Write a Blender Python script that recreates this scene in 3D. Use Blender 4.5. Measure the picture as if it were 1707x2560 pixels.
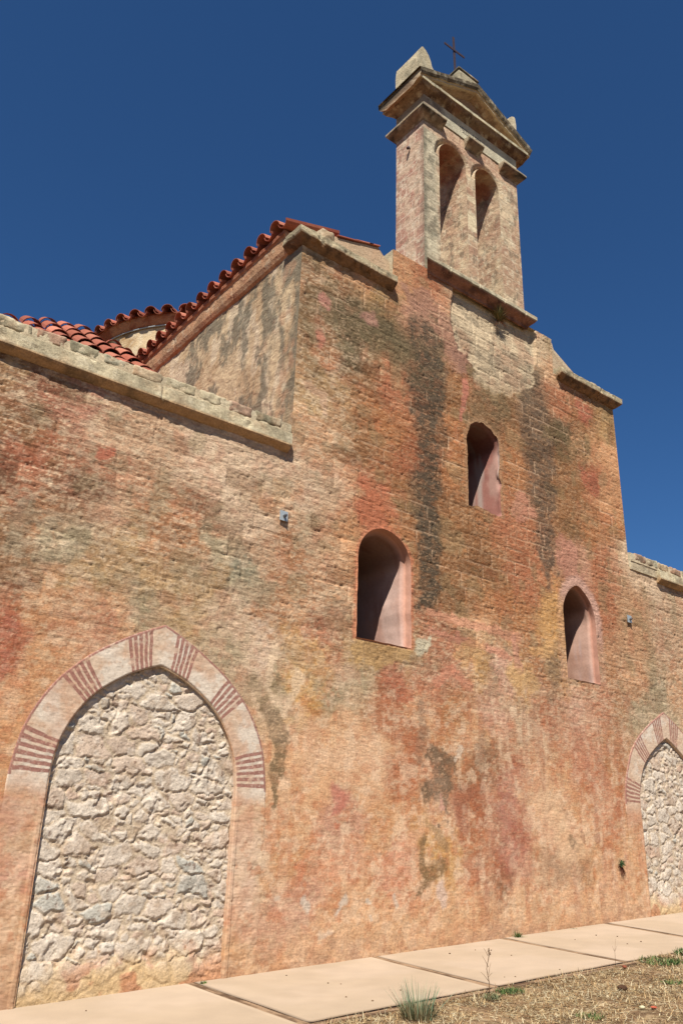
import bpy, math, numpy as np
from mathutils import Vector, Matrix

# ------------------------------------------------------------------ camera, world, sun, exposure
scn = bpy.context.scene
for o in list(bpy.data.objects): bpy.data.objects.remove(o)
C = scn.collection
scn.render.resolution_x, scn.render.resolution_y = 682, 1024

FPX, YAW, PITCH, ROLL = 2089.864, 0.6562824, 0.3786959, 0.0309024     # solved from the vanishing lines of the photograph
PW, PH = 1707, 2560
EYE = np.array([0., 0., 1.6])
def cam_axes():
    cy, sy = math.cos(YAW), math.sin(YAW); cp, sp = math.cos(PITCH), math.sin(PITCH); cr, sr = math.cos(ROLL), math.sin(ROLL)
    f = np.array([sy*cp, cy*cp, sp]); rt = np.array([cy, -sy, 0.]); up = np.cross(rt, f)
    return cr*rt+sr*up, -sr*rt+cr*up, f
RT, UP, FW = cam_axes()
cam = bpy.data.objects.new('camera', bpy.data.cameras.new('camera')); C.objects.link(cam)
M = Matrix(((RT[0], UP[0], -FW[0], EYE[0]), (RT[1], UP[1], -FW[1], EYE[1]), (RT[2], UP[2], -FW[2], EYE[2]), (0, 0, 0, 1)))
cam.matrix_world = M
cam.data.sensor_fit = 'HORIZONTAL'; cam.data.sensor_width = 36; cam.data.lens = FPX/PW*36
cam.data.clip_end = 3000; cam.data.clip_start = 0.05
scn.camera = cam

SUN = Vector((-0.95, -1.0, 1.80)).normalized()          # towards the sun
el = math.asin(SUN.z)
w = bpy.data.worlds.new('World'); scn.world = w; w.use_nodes = True
nt = w.node_tree; nt.nodes.clear()
sky = nt.nodes.new('ShaderNodeTexSky'); sky.sky_type = 'NISHITA'; sky.sun_disc = False
sky.sun_elevation = el; sky.sun_rotation = math.atan2(SUN.x, SUN.y)
sky.altitude = 1500; sky.air_density = 1.0; sky.dust_density = 0.05; sky.ozone_density = 8.5
bg = nt.nodes.new('ShaderNodeBackground'); bg.inputs['Strength'].default_value = 0.053
wo = nt.nodes.new('ShaderNodeOutputWorld')
hs = nt.nodes.new('ShaderNodeHueSaturation'); hs.inputs['Saturation'].default_value = 1.11
nt.links.new(sky.outputs[0], hs.inputs['Color']); nt.links.new(hs.outputs[0], bg.inputs[0]); nt.links.new(bg.outputs[0], wo.inputs[0])
ld = bpy.data.lights.new('sun', 'SUN'); ld.energy = 5.0; ld.angle = math.radians(0.5); ld.color = (1, .95, .87)
sun = bpy.data.objects.new('sun', ld); C.objects.link(sun)
sun.rotation_euler = SUN.to_track_quat('Z', 'Y').to_euler()
scn.cycles.diffuse_bounces = 2; scn.cycles.max_bounces = 6
scn.view_settings.view_transform = 'Standard'; scn.view_settings.look = 'None'
scn.view_settings.exposure = 0.88; scn.view_settings.gamma = 1; scn.view_settings.use_curve_mapping = False

# ------------------------------------------------------------------ numpy helpers
Y0 = 10.787                                             # the plane of the facade
rs = np.random.RandomState(7)
def unproj_y(px, py, Y=Y0):
    d = np.outer(px-PW/2, RT)-np.outer(py-PH/2, UP)+FPX*FW
    return EYE+d*(Y/d[:, 1])[:, None]
K = 1.08865
def FP(pts):                                            # photo points (1568-wide copy) -> facade x, z
    a = np.array(pts, float)*K
    p = unproj_y(a[:, 0], a[:, 1]); return p[:, [0, 2]]
def gz(x): return -0.25+0.0515*(np.clip(x, -25, 45)-3.71)

def _h(i, j, k, s):
    n = (i*374761393+j*668265263+k*2147483647+s*974634777) & 0xffffffff
    n = ((n ^ (n >> 13))*1274126177) & 0xffffffff
    n = ((n ^ (n >> 15))*2246822519) & 0xffffffff
    return ((n ^ (n >> 16)) & 0xffffff)/float(0xffffff)
def vn(p, s=0):                                         # value noise 0..1 on Nx3 (or Nx2) points
    p = np.asarray(p, float)
    if p.shape[1] == 2: p = np.column_stack([p, np.zeros(len(p))])
    f = np.floor(p); t = p-f; i = f.astype(np.int64); t = t*t*t*(t*(6*t-15)+10)
    r = 0
    for a in (0, 1):
        for b in (0, 1):
            for c in (0, 1):
                wgt = (t[:, 0] if a else 1-t[:, 0])*(t[:, 1] if b else 1-t[:, 1])*(t[:, 2] if c else 1-t[:, 2])
                r = r+wgt*_h(i[:, 0]+a, i[:, 1]+b, i[:, 2]+c, s)
    return r
def fbm(p, sc, octv=4, s=0, g=.5):
    p = np.asarray(p, float)*sc; a = 1.; tot = 0; r = 0
    for o in range(octv):
        r = r+a*vn(p*(2.03**o)+17.3*o, s+o*13); tot += a; a *= g
    return r/tot
def ss(a, b, x): t = np.clip((x-a)/(b-a), 0, 1); return t*t*(3-2*t)
def s2l(c):
    c = np.asarray(c, float)/255.; return np.where(c <= .04045, c/12.92, ((c+.055)/1.055)**2.4)
FAC = np.array([1.0, .94, .92])*1.62                         # light on the sunny walls: albedo = seen colour / FAC
def alb(c): return np.clip(s2l(c)/FAC, .006, .80)
def mix(c, d, t): t = np.asarray(t)[:, None]; return c*(1-t)+np.asarray(d)*t
def worley(p, s=0, jit=.8):
    f = np.floor(p).astype(np.int64); n = len(p)
    F1 = np.full(n, 9.); F2 = np.full(n, 9.); ID = np.zeros((n, 2), np.int64); V = np.zeros((n, 2))
    for a in (-1, 0, 1):
        for b in (-1, 0, 1):
            i = f[:, 0]+a; j = f[:, 1]+b
            cx = i+.5+jit*(_h(i, j, 0*i, s)-.5); cy = j+.5+jit*(_h(i, j, 0*i+1, s)-.5)
            d = np.hypot(p[:, 0]-cx, p[:, 1]-cy)
            m = d < F1
            F2 = np.where(m, F1, np.minimum(F2, d))
            ID[m] = np.column_stack([i, j])[m]; V[m] = np.column_stack([p[:, 0]-cx, p[:, 1]-cy])[m]
            F1 = np.where(m, d, F1)
    return F1, F2, ID, V
def polydist(P, poly, closed=True):
    n = len(poly); best = np.full(len(P), 1e9); Q = np.zeros_like(P)
    for i in range(n if closed else n-1):
        a = poly[i]; b = poly[(i+1) % n]; ab = b-a
        t = np.clip(((P-a)@ab)/max(ab@ab, 1e-12), 0, 1); q = a+t[:, None]*ab
        d = np.hypot(*(P-q).T); m = d < best; best[m] = d[m]; Q[m] = q[m]
    return best, Q
def inside(P, poly):
    c = np.zeros(len(P), bool); n = len(poly)
    for i in range(n):
        (x0, y0), (x1, y1) = poly[i], poly[(i+1) % n]
        if y0 == y1: continue
        m = ((y0 > P[:, 1]) != (y1 > P[:, 1])) & (P[:, 0] < (x1-x0)*(P[:, 1]-y0)/(y1-y0)+x0)
        c ^= m
    return c

# ------------------------------------------------------------------ object helpers
def tag(o, label=None, cat=None, group=None, kind=None):
    for k, v in (('label', label), ('category', cat), ('group', group), ('kind', kind)):
        if v: o[k] = v
    return o
def empty(name, loc):
    o = bpy.data.objects.new(name, None); C.objects.link(o); o.location = loc; o.empty_display_size = .2; return o
def mesh_obj(name, V, F, mat, parent=None, col=None, smooth=False):
    """V: Nx3 array, F: list/array of faces (quads array or list of tuples)"""
    me = bpy.data.meshes.new(name); V = np.asarray(V, float)
    if isinstance(F, np.ndarray):
        k = F.shape[1]; nf = len(F)
        me.vertices.add(len(V)); me.vertices.foreach_set('co', V.ravel().astype(np.float32))
        me.loops.add(nf*k); me.loops.foreach_set('vertex_index', F.ravel().astype(np.int32))
        me.polygons.add(nf); me.polygons.foreach_set('loop_start', (np.arange(nf)*k).astype(np.int32))
        me.update(calc_edges=True); me.validate()
    else:
        me.from_pydata([tuple(v) for v in V], [], [tuple(f) for f in F])
    if col is not None:
        a = me.color_attributes.new('Col', 'FLOAT_COLOR', 'POINT')
        c4 = np.ones((len(V), 4), np.float32); c4[:, :3] = col
        a.data.foreach_set('color', c4.ravel())
    if smooth: me.polygons.foreach_set('use_smooth', np.ones(len(me.polygons), bool))
    me.materials.append(mat); me.update()
    o = bpy.data.objects.new(name, me); C.objects.link(o)
    if parent is not None:
        o.parent = parent
        pm = parent.matrix_basis.copy(); q = parent
        while q.parent is not None: pm = q.parent.matrix_basis @ q.matrix_parent_inverse @ pm; q = q.parent
        o.matrix_parent_inverse = pm.inverted()
    return o
class MB:
    def __init__(s): s.V = []; s.F = []; s.Cc = []; s.n = 0
    def add(s, V, F, col=(.5, .5, .5)):
        V = np.asarray(V, float); F = [tuple(int(i)+s.n for i in f) for f in F]
        s.V.append(V); s.F += F; s.n += len(V)
        c = np.asarray(col, float); s.Cc.append(np.tile(c, (len(V), 1)) if c.ndim == 1 else c)
    def build(s, name, mat, parent=None, smooth=False):
        return mesh_obj(name, np.vstack(s.V), s.F, mat, parent, np.vstack(s.Cc), smooth)

# ------------------------------------------------------------------ materials
def newmat(name):
    m = bpy.data.materials.new(name); m.use_nodes = True; nt = m.node_tree
    b = nt.nodes['Principled BSDF']; return m, nt, b
def wallmat(name, fine=38., bump=.5, dist=.012, vary=.28, rough=.95, scale2=(7, 7, 30), chips=0., zvar=None):
    """colour attribute x fine procedural grain, gritty bump"""
    m, nt, b = newmat(name); N = nt.nodes; L = nt.links
    a = N.new('ShaderNodeAttribute'); a.attribute_name = 'Col'
    tc = N.new('ShaderNodeTexCoord')
    n1 = N.new('ShaderNodeTexNoise'); n1.inputs['Scale'].default_value = fine; n1.inputs['Detail'].default_value = 6; n1.inputs['Roughness'].default_value = .65
    mp = N.new('ShaderNodeMapping'); mp.inputs['Scale'].default_value = scale2
    n2 = N.new('ShaderNodeTexNoise'); n2.inputs['Scale'].default_value = 1.; n2.inputs['Detail'].default_value = 5; n2.inputs['Roughness'].default_value = .6
    L.new(tc.outputs['Object'], n1.inputs['Vector']); L.new(tc.outputs['Object'], mp.inputs['Vector']); L.new(mp.outputs[0], n2.inputs['Vector'])
    r = N.new('ShaderNodeMapRange'); r.inputs['From Min'].default_value = .3; r.inputs['From Max'].default_value = .7
    r.inputs['To Min'].default_value = 1-vary; r.inputs['To Max'].default_value = 1+vary
    L.new(n1.outputs['Fac'], r.inputs['Value'])
    r2 = N.new('ShaderNodeMapRange'); r2.inputs['From Min'].default_value = .3; r2.inputs['From Max'].default_value = .7
    r2.inputs['To Min'].default_value = 1-vary*.5; r2.inputs['To Max'].default_value = 1+vary*.5
    L.new(n2.outputs['Fac'], r2.inputs['Value'])
    mu = N.new('ShaderNodeMath'); mu.operation = 'MULTIPLY'; L.new(r.outputs[0], mu.inputs[0]); L.new(r2.outputs[0], mu.inputs[1])
    vm = N.new('ShaderNodeVectorMath'); vm.operation = 'SCALE'; L.new(a.outputs['Color'], vm.inputs[0]); L.new(mu.outputs[0], vm.inputs['Scale'])
    sp = N.new('ShaderNodeTexNoise'); sp.inputs['Scale'].default_value = fine*.9; sp.inputs['Detail'].default_value = 4; sp.inputs['Roughness'].default_value = .7
    mp3 = N.new('ShaderNodeMapping'); mp3.inputs['Location'].default_value = (3.1, 7.7, 1.9); mp3.inputs['Scale'].default_value = (1, 1, 1.7); L.new(tc.outputs['Object'], mp3.inputs['Vector']); L.new(mp3.outputs[0], sp.inputs['Vector'])
    rl = N.new('ShaderNodeMapRange'); rl.inputs['From Min'].default_value = .60; rl.inputs['From Max'].default_value = .68; rl.inputs['To Max'].default_value = chips; L.new(sp.outputs['Fac'], rl.inputs['Value'])
    rd = N.new('ShaderNodeMapRange'); rd.inputs['From Min'].default_value = .40; rd.inputs['From Max'].default_value = .32; rd.inputs['To Max'].default_value = chips; L.new(sp.outputs['Fac'], rd.inputs['Value'])
    m1 = N.new('ShaderNodeMix'); m1.data_type = 'RGBA'; m1.inputs['B'].default_value = (.46, .33, .20, 1); L.new(rl.outputs[0], m1.inputs['Factor']); L.new(vm.outputs[0], m1.inputs['A'])
    m2 = N.new('ShaderNodeMix'); m2.data_type = 'RGBA'; m2.blend_type = 'MULTIPLY'; m2.inputs['B'].default_value = (.42, .34, .28, 1); L.new(rd.outputs[0], m2.inputs['Factor']); L.new(m1.outputs['Result'], m2.inputs['A'])
    L.new(m2.outputs['Result'], b.inputs['Base Color'])
    ad = N.new('ShaderNodeMath'); ad.operation = 'MULTIPLY_ADD'; L.new(n2.outputs['Fac'], ad.inputs[0]); ad.inputs[1].default_value = 1.3; L.new(n1.outputs['Fac'], ad.inputs[2])
    vo = N.new('ShaderNodeTexVoronoi'); vo.inputs['Scale'].default_value = fine*.45; L.new(tc.outputs['Object'], vo.inputs['Vector'])
    pit = N.new('ShaderNodeMapRange'); pit.inputs['From Min'].default_value = 0; pit.inputs['From Max'].default_value = .28; pit.inputs['To Min'].default_value = -.28; pit.inputs['To Max'].default_value = 0
    L.new(vo.outputs['Distance'], pit.inputs['Value'])
    ad2 = N.new('ShaderNodeMath'); ad2.operation = 'ADD'; L.new(ad.outputs[0], ad2.inputs[0]); L.new(pit.outputs[0], ad2.inputs[1])
    bp = N.new('ShaderNodeBump'); bp.inputs['Strength'].default_value = bump; bp.inputs['Distance'].default_value = dist
    if zvar:
        sx = N.new('ShaderNodeSeparateXYZ'); L.new(tc.outputs['Object'], sx.inputs[0]); zr = N.new('ShaderNodeMapRange')
        zr.inputs['From Min'].default_value, zr.inputs['From Max'].default_value, zr.inputs['To Min'].default_value, zr.inputs['To Max'].default_value = zvar
        L.new(sx.outputs['Z'], zr.inputs['Value']); L.new(zr.outputs[0], bp.inputs['Strength'])
    L.new(ad2.outputs[0], bp.inputs['Height']); L.new(bp.outputs[0], b.inputs['Normal'])
    b.inputs['Roughness'].default_value = rough; b.inputs['Specular IOR Level'].default_value = .15
    return m
M_WALL = wallmat('weathered_plaster', fine=28, bump=1., dist=.015, chips=.6, zvar=(2.0, 6.0, .36, .80))
M_BAND = wallmat('painted_plaster', fine=26, bump=.35, dist=.010, chips=.3, vary=.14)
M_RUB = wallmat('rubble_stone', chips=.35, fine=40, bump=.8, dist=.012, vary=.22, scale2=(14, 14, 14))
M_SMOOTH = wallmat('smooth_plaster', chips=.15, fine=20, bump=.4, dist=.006, vary=.10, scale2=(3, 3, 2))
M_STONE = wallmat('cut_stone', chips=.4, fine=30, bump=.7, dist=.012, vary=.26, scale2=(10, 10, 14))
M_TILE = wallmat('terracotta', fine=16, bump=.12, dist=.004, vary=.14, rough=.85, scale2=(6, 6, 6))
M_SLAB = wallmat('sandy_concrete', fine=120, bump=.18, dist=.003, vary=.07, scale2=(1.3, 1.3, 1.3))
M_GROUND = wallmat('dry_earth', chips=.6, fine=25, bump=.8, dist=.03, vary=.35, scale2=(6, 6, 6))
M_STRAW = wallmat('straw', fine=30, bump=.0, dist=.001, vary=.15, scale2=(6, 6, 6))
def metal(name, col, rough, met=.8):
    m, nt, b = newmat(name); N = nt.nodes; L = nt.links
    n = N.new('ShaderNodeTexNoise'); n.inputs['Scale'].default_value = 30
    r = N.new('ShaderNodeValToRGB'); r.color_ramp.elements[0].position = .35; r.color_ramp.elements[1].position = .7
    r.color_ramp.elements[0].color = (*[c*.7 for c in col], 1); r.color_ramp.elements[1].color = (*[min(1, c*1.2) for c in col], 1)
    L.new(n.outputs['Fac'], r.inputs[0]); L.new(r.outputs[0], b.inputs['Base Color'])
    b.inputs['Metallic'].default_value = met; b.inputs['Roughness'].default_value = rough; return m
M_ZINC = metal('galvanised_steel', (.36, .40, .41), .55, .4)
M_BOLT = metal('bolt_steel', (.20, .19, .19), .4, .8)
M_RUST = metal('dark_iron', (.055, .035, .04), .6, .5)
def woodmat():
    m = wallmat('weathered_timber', fine=60, bump=.3, dist=.004, vary=.25, scale2=(60, 3, 40)); return m
M_WOOD = woodmat()

# ------------------------------------------------------------------ the colour of the facade: control points and stains
OB, O, OP, R, RR = (158, 108, 66), (186, 122, 74), (214, 154, 106), (170, 100, 64), (186, 116, 78)
TN, PP, LP, PK, GR = (198, 150, 110), (214, 174, 138), (224, 188, 158), (208, 152, 122), (172, 148, 112)
DK, DG, YO, YD, BR = (82, 71, 56), (118, 98, 68), (212, 156, 90), (188, 144, 92), (150, 98, 66)
PO, STN, GG = (228, 172, 126), (206, 178, 142), (150, 142, 116)
CP = [((0, 850), OB), ((60, 835), YD), ((110, 905), BR), ((20, 950), OB), ((200, 920), (182, 122, 92)), ((260, 960), TN), ((60, 1035), R), ((20, 1065), BR), ((120, 1000), OB),
 ((235, 1040), RR), ((300, 1000), TN), ((400, 1000), TN), ((500, 1030), PP), ((620, 1070), PP), ((350, 1100), (190, 130, 88)), ((200, 1120), BR), ((60, 1120), RR), ((100, 1180), O),
 ((250, 1180), TN), ((400, 1150), O), ((520, 1130), PP), ((600, 1200), PP), ((640, 1130), OP), ((30, 1220), OB), ((150, 1240), GR), ((300, 1250), YD), ((420, 1220), O), ((460, 1160), (186, 120, 80)),
 ((500, 1280), GR), ((560, 1330), GG), ((520, 1340), YD), ((620, 1290), TN), ((20, 1300), OB), ((60, 1350), BR), ((200, 1330), YD), ((350, 1340), YD), ((650, 1250), O), ((680, 1320), O), ((0, 1450), R),
 ((50, 1420), RR), ((100, 1430), O), ((150, 1400), OP), ((200, 1440), RR), ((250, 1410), OP), ((30, 1520), R), ((60, 1600), OP), ((100, 1500), OP), ((20, 1650), OP), ((320, 1400), GR), ((450, 1420), YD),
 ((550, 1420), PP), ((500, 1480), GR), ((0, 1750), OP), ((0, 1850), PK), ((50, 1900), TN), ((30, 2000), (206, 146, 118)), ((30, 2100), TN), ((60, 2200), (194, 136, 106)), ((20, 2280), PP), ((100, 2300), O),
 ((640, 1420), O), ((700, 1400), OP), ((600, 1500), LP), ((640, 1560), GR), ((700, 1480), YO), ((740, 1450), RR), ((700, 1600), YO), ((760, 1600), GR), ((800, 1540), GR), ((820, 1490), YD),
 ((900, 1490), YD), ((900, 1590), R), ((910, 1640), RR), ((700, 1700), PO), ((800, 1700), PO), ((780, 1900), PK), ((700, 1850), PO), ((860, 1750), PO), ((930, 1700), RR), ((660, 1950), OP),
 ((760, 2000), (222, 156, 118)), ((880, 1900), OP), ((900, 2000), (220, 154, 120)), ((700, 2080), PK), ((850, 2080), PO), ((600, 2080), PP), ((620, 2150), PK), ((760, 2160), OP), ((560, 2200), OP), ((560, 1980), LP),
 ((900, 2150), PO), ((640, 2230), OP), ((520, 2250), O), ((350, 2290), YD), ((200, 2310), O),
 ((720, 590), YD), ((740, 640), OB), ((720, 700), OB), ((790, 720), DG), ((850, 760), DG), ((900, 780), DG), ((880, 690), YD), ((830, 640), OP), ((940, 660), OP), ((960, 700), PK), ((990, 650), RR),
 ((720, 780), OB), ((740, 830), O), ((760, 880), YD), ((820, 870), OB), ((800, 820), DG), ((930, 830), BR), ((900, 900), RR), ((860, 960), O), ((720, 930), YD), ((720, 1000), OP), ((760, 1050), OP),
 ((840, 1040), OB), ((900, 1000), O), ((930, 1050), R), ((860, 1130), RR), ((850, 1190), RR), ((760, 1150), PP), ((700, 1150), PP), ((720, 1250), TN), ((790, 1230), OP), ((900, 1180), O), ((930, 1150), OB),
 ((770, 1350), OP), ((760, 1400), TN), ((780, 680), OB), ((800, 600), YD),
 ((1050, 900), OB), ((1080, 850), BR), ((1050, 1000), O), ((1040, 1100), O), ((1040, 1200), OB), ((1060, 1300), OB), ((1040, 1380), OB), ((1120, 1300), OB), ((1180, 1090), O), ((1180, 1200), RR),
 ((1190, 1300), RR), ((1150, 1380), O), ((1100, 1450), OP), ((1000, 1450), RR), ((1180, 1450), O), ((1160, 930), OB), ((1110, 750), STN), ((1160, 800), STN), ((1200, 840), STN), ((1090, 700), STN),
 ((1240, 800), STN), ((1260, 840), TN), ((1290, 930), RR), ((1330, 950), OB), ((1390, 970), YD), ((1300, 1000), DG), ((1350, 1050), OP), ((1400, 1050), OP), ((1300, 1090), OB), ((1330, 1130), OB),
 ((1360, 1100), R), ((1400, 1150), OP), ((1300, 1200), OB), ((1350, 1240), O), ((1410, 1200), O), ((1330, 1280), PK), ((1380, 1310), RR), ((1430, 1290), PP), ((1480, 1330), PP), ((1440, 1400), TN),
 ((1500, 1400), TN), ((1566, 1420), TN), ((1540, 1500), TN), ((1440, 1480), TN), ((1395, 1400), RR), ((1450, 1550), OP), ((1520, 1600), GR), ((1566, 1580), OP), ((1420, 1620), O), ((1470, 1640), GR),
 ((1270, 1430), YO), ((1280, 1500), YO), ((1240, 1540), O), ((1200, 1560), YO), ((1000, 1560), RR), ((1050, 1520), RR), ((1100, 1530), YO), ((1160, 1550), PK), ((1130, 1650), PK), ((1040, 1640), O),
 ((1080, 1700), OP), ((1250, 1640), RR), ((1320, 1640), PK), ((1380, 1660), RR), ((1210, 1660), PP), ((1100, 1760), BR), ((1060, 1900), RR), ((1100, 1850), R), ((1180, 1860), (176, 104, 80)),
 ((1180, 1950), (182, 108, 84)), ((1250, 1850), PO), ((1300, 1850), OP), ((1300, 1940), PO), ((1340, 1970), OP), ((1400, 1850), (200, 126, 84)), ((1350, 1750), (194, 118, 80)), ((1420, 1750), O),
 ((1440, 1950), OP), ((1400, 2050), PO), ((1250, 2060), TN), ((1200, 2080), PO), ((1000, 1950), YO), ((1100, 2000), RR), ((1150, 2040), BR), ((1080, 2080), PO), ((1300, 2100), PO), ((1100, 2140), OP), ((1000, 2100), PO),
 ((960, 1850), OP), ((950, 1780), RR), ((960, 1640), OP)]
cpP = FP([c[0] for c in CP]); cpC = np.array([alb(c[1]) for c in CP])
extra = [((-3, 7), OB), ((-2, 4), TN), ((-3, 1), PP), ((0, 6), TN), ((0, 3), O), ((21, 7), TN), ((22, 4), TN), ((24, 6), OP), ((20, 1), PO), ((25, 2), TN)]
cpP = np.vstack([cpP, [e[0] for e in extra]]); cpC = np.vstack([cpC, [alb(e[1]) for e in extra]])
# stains, chipped plaster and repairs with a shape of their own: (chain of photo points with radius), colour, strength, edge
ST = [
 ([(985, 770, 34), (980, 850, 36), (983, 930, 36), (985, 1010, 34), (982, 1100, 32), (985, 1200, 32), (985, 1290, 26), (982, 1380, 20)], DK, .90, .65),
 ([(880, 730, 34), (930, 790, 34), (960, 860, 24)], (104, 88, 62), .65, .9),
 ([(1215, 880, 30), (1232, 950, 38), (1235, 1050, 36), (1245, 1150, 30), (1250, 1230, 24), (1258, 1330, 15)], (98, 80, 64), .84, .75),
 ([(1100, 830, 20), (1120, 890, 34), (1160, 930, 26)], DG, .75, .7),
 ([(1095, 960, 26), (1140, 965, 22)], DG, .6, .6),
 ([(780, 720, 40), (850, 760, 46), (900, 800, 30)], (108, 92, 64), .6, .9),
 ([(715, 670, 20), (700, 760, 18), (715, 850, 20)], (124, 104, 70), .5, .9),
 ([(745, 690, 12), (755, 700, 9)], (206, 136, 118), .75, .5), ([(848, 728, 15)], (180, 128, 108), .8, .5), ([(735, 775, 12), (745, 790, 10)], (200, 120, 96), .7, .6),
 ([(945, 690, 22), (985, 700, 22), (1010, 730, 18), (1040, 790, 24), (1052, 830, 26)], (172, 122, 98), .8, .5),
 ([(1062, 830, 26), (1056, 800, 20)], (148, 104, 84), .9, .3),
 ([(1066, 880, 8), (1064, 930, 6), (1058, 960, 5)], (196, 118, 96), .8, .6),
 ([(860, 1180, 46), (840, 1140, 28)], (196, 102, 68), .7, .9),
 ([(1205, 1165, 22)], (204, 138, 110), .7, .4), ([(1345, 945, 20)], (190, 92, 70), .8, .6), ([(1355, 1105, 22)], (186, 88, 64), .75, .6),
 ([(1300, 1260, 26), (1315, 1320, 24)], (190, 128, 104), .75, .5),
 ([(1280, 1000, 24), (1340, 1030, 18), (1290, 1040, 18)], (112, 94, 62), .65, .7),
 ([(1268, 1500, 16), (1275, 1560, 20), (1270, 1600, 10)], (132, 100, 74), .75, .7),
 ([(1000, 1770, 24), (1020, 1750, 34), (1015, 1800, 42), (1005, 1840, 26), (1012, 1880, 12)], (122, 94, 70), .92, .25),
 ([(1065, 1830, 20), (1060, 1890, 18)], (160, 98, 74), .6, .6),
 ([(968, 1930, 8), (966, 1990, 12), (985, 2020, 14), (1010, 1990, 16), (965, 2050, 8)], (134, 100, 64), .9, .4),
 ([(980, 1895, 6), (1005, 1910, 6), (1025, 1950, 8), (1000, 1925, 7)], (168, 130, 88), .7, .5),
 ([(1300, 1995, 34), (1340, 2000, 24), (1270, 1985, 24), (1255, 1970, 14)], (162, 118, 82), .75, .9),
 ([(1110, 1700, 14), (1100, 1760, 16), (1120, 1720, 10)], (140, 108, 80), .6, .7),
 ([(965, 1610, 10), (975, 1680, 14), (960, 1740, 10)], (150, 116, 90), .6, .7),
 ([(600, 1610, 14), (630, 1660, 17), (648, 1700, 19), (640, 1760, 17), (632, 1810, 12), (624, 1850, 6)], (134, 106, 74), .92, .3),
 ([(575, 1560, 12), (600, 1600, 14), (640, 1570, 12)], (150, 122, 86), .75, .4),
 ([(630, 1480, 10), (610, 1560, 8), (625, 1600, 8), (650, 1640, 9), (690, 1560, 14)], (226, 190, 152), .75, .5),
 ([(770, 1820, 18), (790, 1835, 12), (768, 1860, 12)], (196, 112, 92), .75, .8), ([(775, 1905, 10)], (204, 112, 78), .7, .5), ([(690, 1990, 14), (695, 2010, 10)], (210, 122, 84), .6, .7),
 ([(700, 2070, 7), (710, 2092, 8)], (206, 188, 168), .75, .6), ([(795, 2065, 7), (775, 2098, 6)], (208, 190, 170), .7, .7), ([(845, 2070, 5), (850, 2078, 4)], (208, 190, 170), .75, .6), ([(852, 2112, 5)], (208, 190, 170), .75, .6), ([(735, 2150, 6), (760, 2140, 4)], (212, 192, 170), .6, .6), ([(905, 2060, 5), (912, 2085, 5)], (210, 190, 168), .65, .6), ([(640, 2060, 6)], (212, 190, 166), .6, .6),
 ([(1015, 2040, 14), (1018, 2075, 12)], (216, 180, 158), .85, .35), ([(1010, 1830, 0), (1013, 1855, 9)], (212, 150, 124), .9, .3),
 ([(1060, 1720, 9), (1045, 1740, 6)], (224, 196, 168), .7, .4), ([(968, 1490, 16), (985, 1475, 8)], (206, 190, 158), .9, .35),
 ([(880, 1130, 10), (905, 1180, 12)], (200, 118, 84), .5, .6),
 ([(990, 1405, 7), (1040, 1418, 9), (1120, 1445, 9), (1190, 1465, 8)], (208, 142, 108), .8, .4),
 ([(985, 1448, 6), (1060, 1470, 7), (1170, 1510, 6)], (208, 138, 108), .8, .4), ([(1050, 1455, 5), (1052, 1490, 5)], (206, 136, 108), .8, .4), ([(1178, 1465, 6), (1190, 1530, 12)], (202, 140, 112), .8, .4),
 ([(1000, 1560, 12), (1040, 1545, 10), (1075, 1570, 10)], (204, 124, 92), .7, .5),
 ([(1260, 1370, 6), (1248, 1440, 9), (1262, 1490, 10), (1225, 1500, 8)], (214, 158, 98), .6, .6),
 ([(820, 1495, 20), (930, 1500, 24), (860, 1490, 22)], (190, 146, 92), .85, .2), ([(900, 1560, 30), (925, 1590, 22)], (184, 98, 66), .7, .5),
 ([(20, 1040, 30), (80, 1050, 34), (110, 1020, 24)], (166, 88, 58), .6, .9), ([(120, 900, 30), (140, 940, 28)], (158, 92, 66), .6, .9),
 ([(232, 1040, 14), (255, 1036, 8)], (196, 100, 72), .75, .5), ([(10, 1420, 26), (25, 1470, 34), (10, 1530, 26)], (166, 64, 46), .6, .9),
 ([(1310, 1210, 16), (1330, 1225, 12)], (120, 94, 62), .5, .7), ([(540, 1335, 30), (575, 1345, 34), (610, 1352, 22)], (166, 148, 116), .55, .5), ([(60, 1170, 26), (30, 1240, 22)], GG, .4, .7),
 ([(1440, 1250, 16), (1450, 1310, 20), (1500, 1340, 24)], (218, 182, 146), .7, .6), ([(700, 880, 10), (742, 912, 12), (745, 940, 8)], (206, 160, 128), .6, .4),
 ([(1250, 1830, 16), (1290, 1900, 30), (1320, 1960, 26)], (230, 184, 140), .6, .9), ([(1290, 1850, 5), (1302, 1875, 5)], (166, 118, 82), .7, .6), ([(1310, 1920, 8), (1316, 1935, 8)], (140, 108, 76), .8, .5), ([(1375, 1925, 9)], (160, 104, 80), .7, .5), ([(1335, 1915, 5), (1340, 1930, 5)], (156, 106, 78), .7, .5),
 ([(700, 1640, 20), (720, 1750, 30), (860, 1720, 26)], (232, 184, 142), .4, .9), ([(940, 1930, 14), (970, 1900, 10)], (226, 170, 130), .5, .7),
 ([(1100, 1500, 20), (1060, 1500, 18)], (214, 160, 100), .5, .4), ([(1190, 1560, 30), (1220, 1575, 20)], (216, 166, 108), .6, .3),
 ([(1150, 1870, 30), (1190, 1900, 40), (1180, 1980, 36)], (174, 100, 78), .5, .8),
]
STF = []
for ch, col, k, e in ST:
    a = np.array(ch, float); P = FP(a[:, :2]); P2 = FP(a[:, :2]+np.array([1., 0])*4)
    mpp = np.hypot(*(P2-P).T)/4*.92
    P3 = FP(a[:, :2]+np.array([0, 1.])*4); mpy = np.hypot(*(P3-P).T)/4
    STF.append((P, a[:, 2]*(mpp+mpy)/2, alb(col), k, e))
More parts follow.
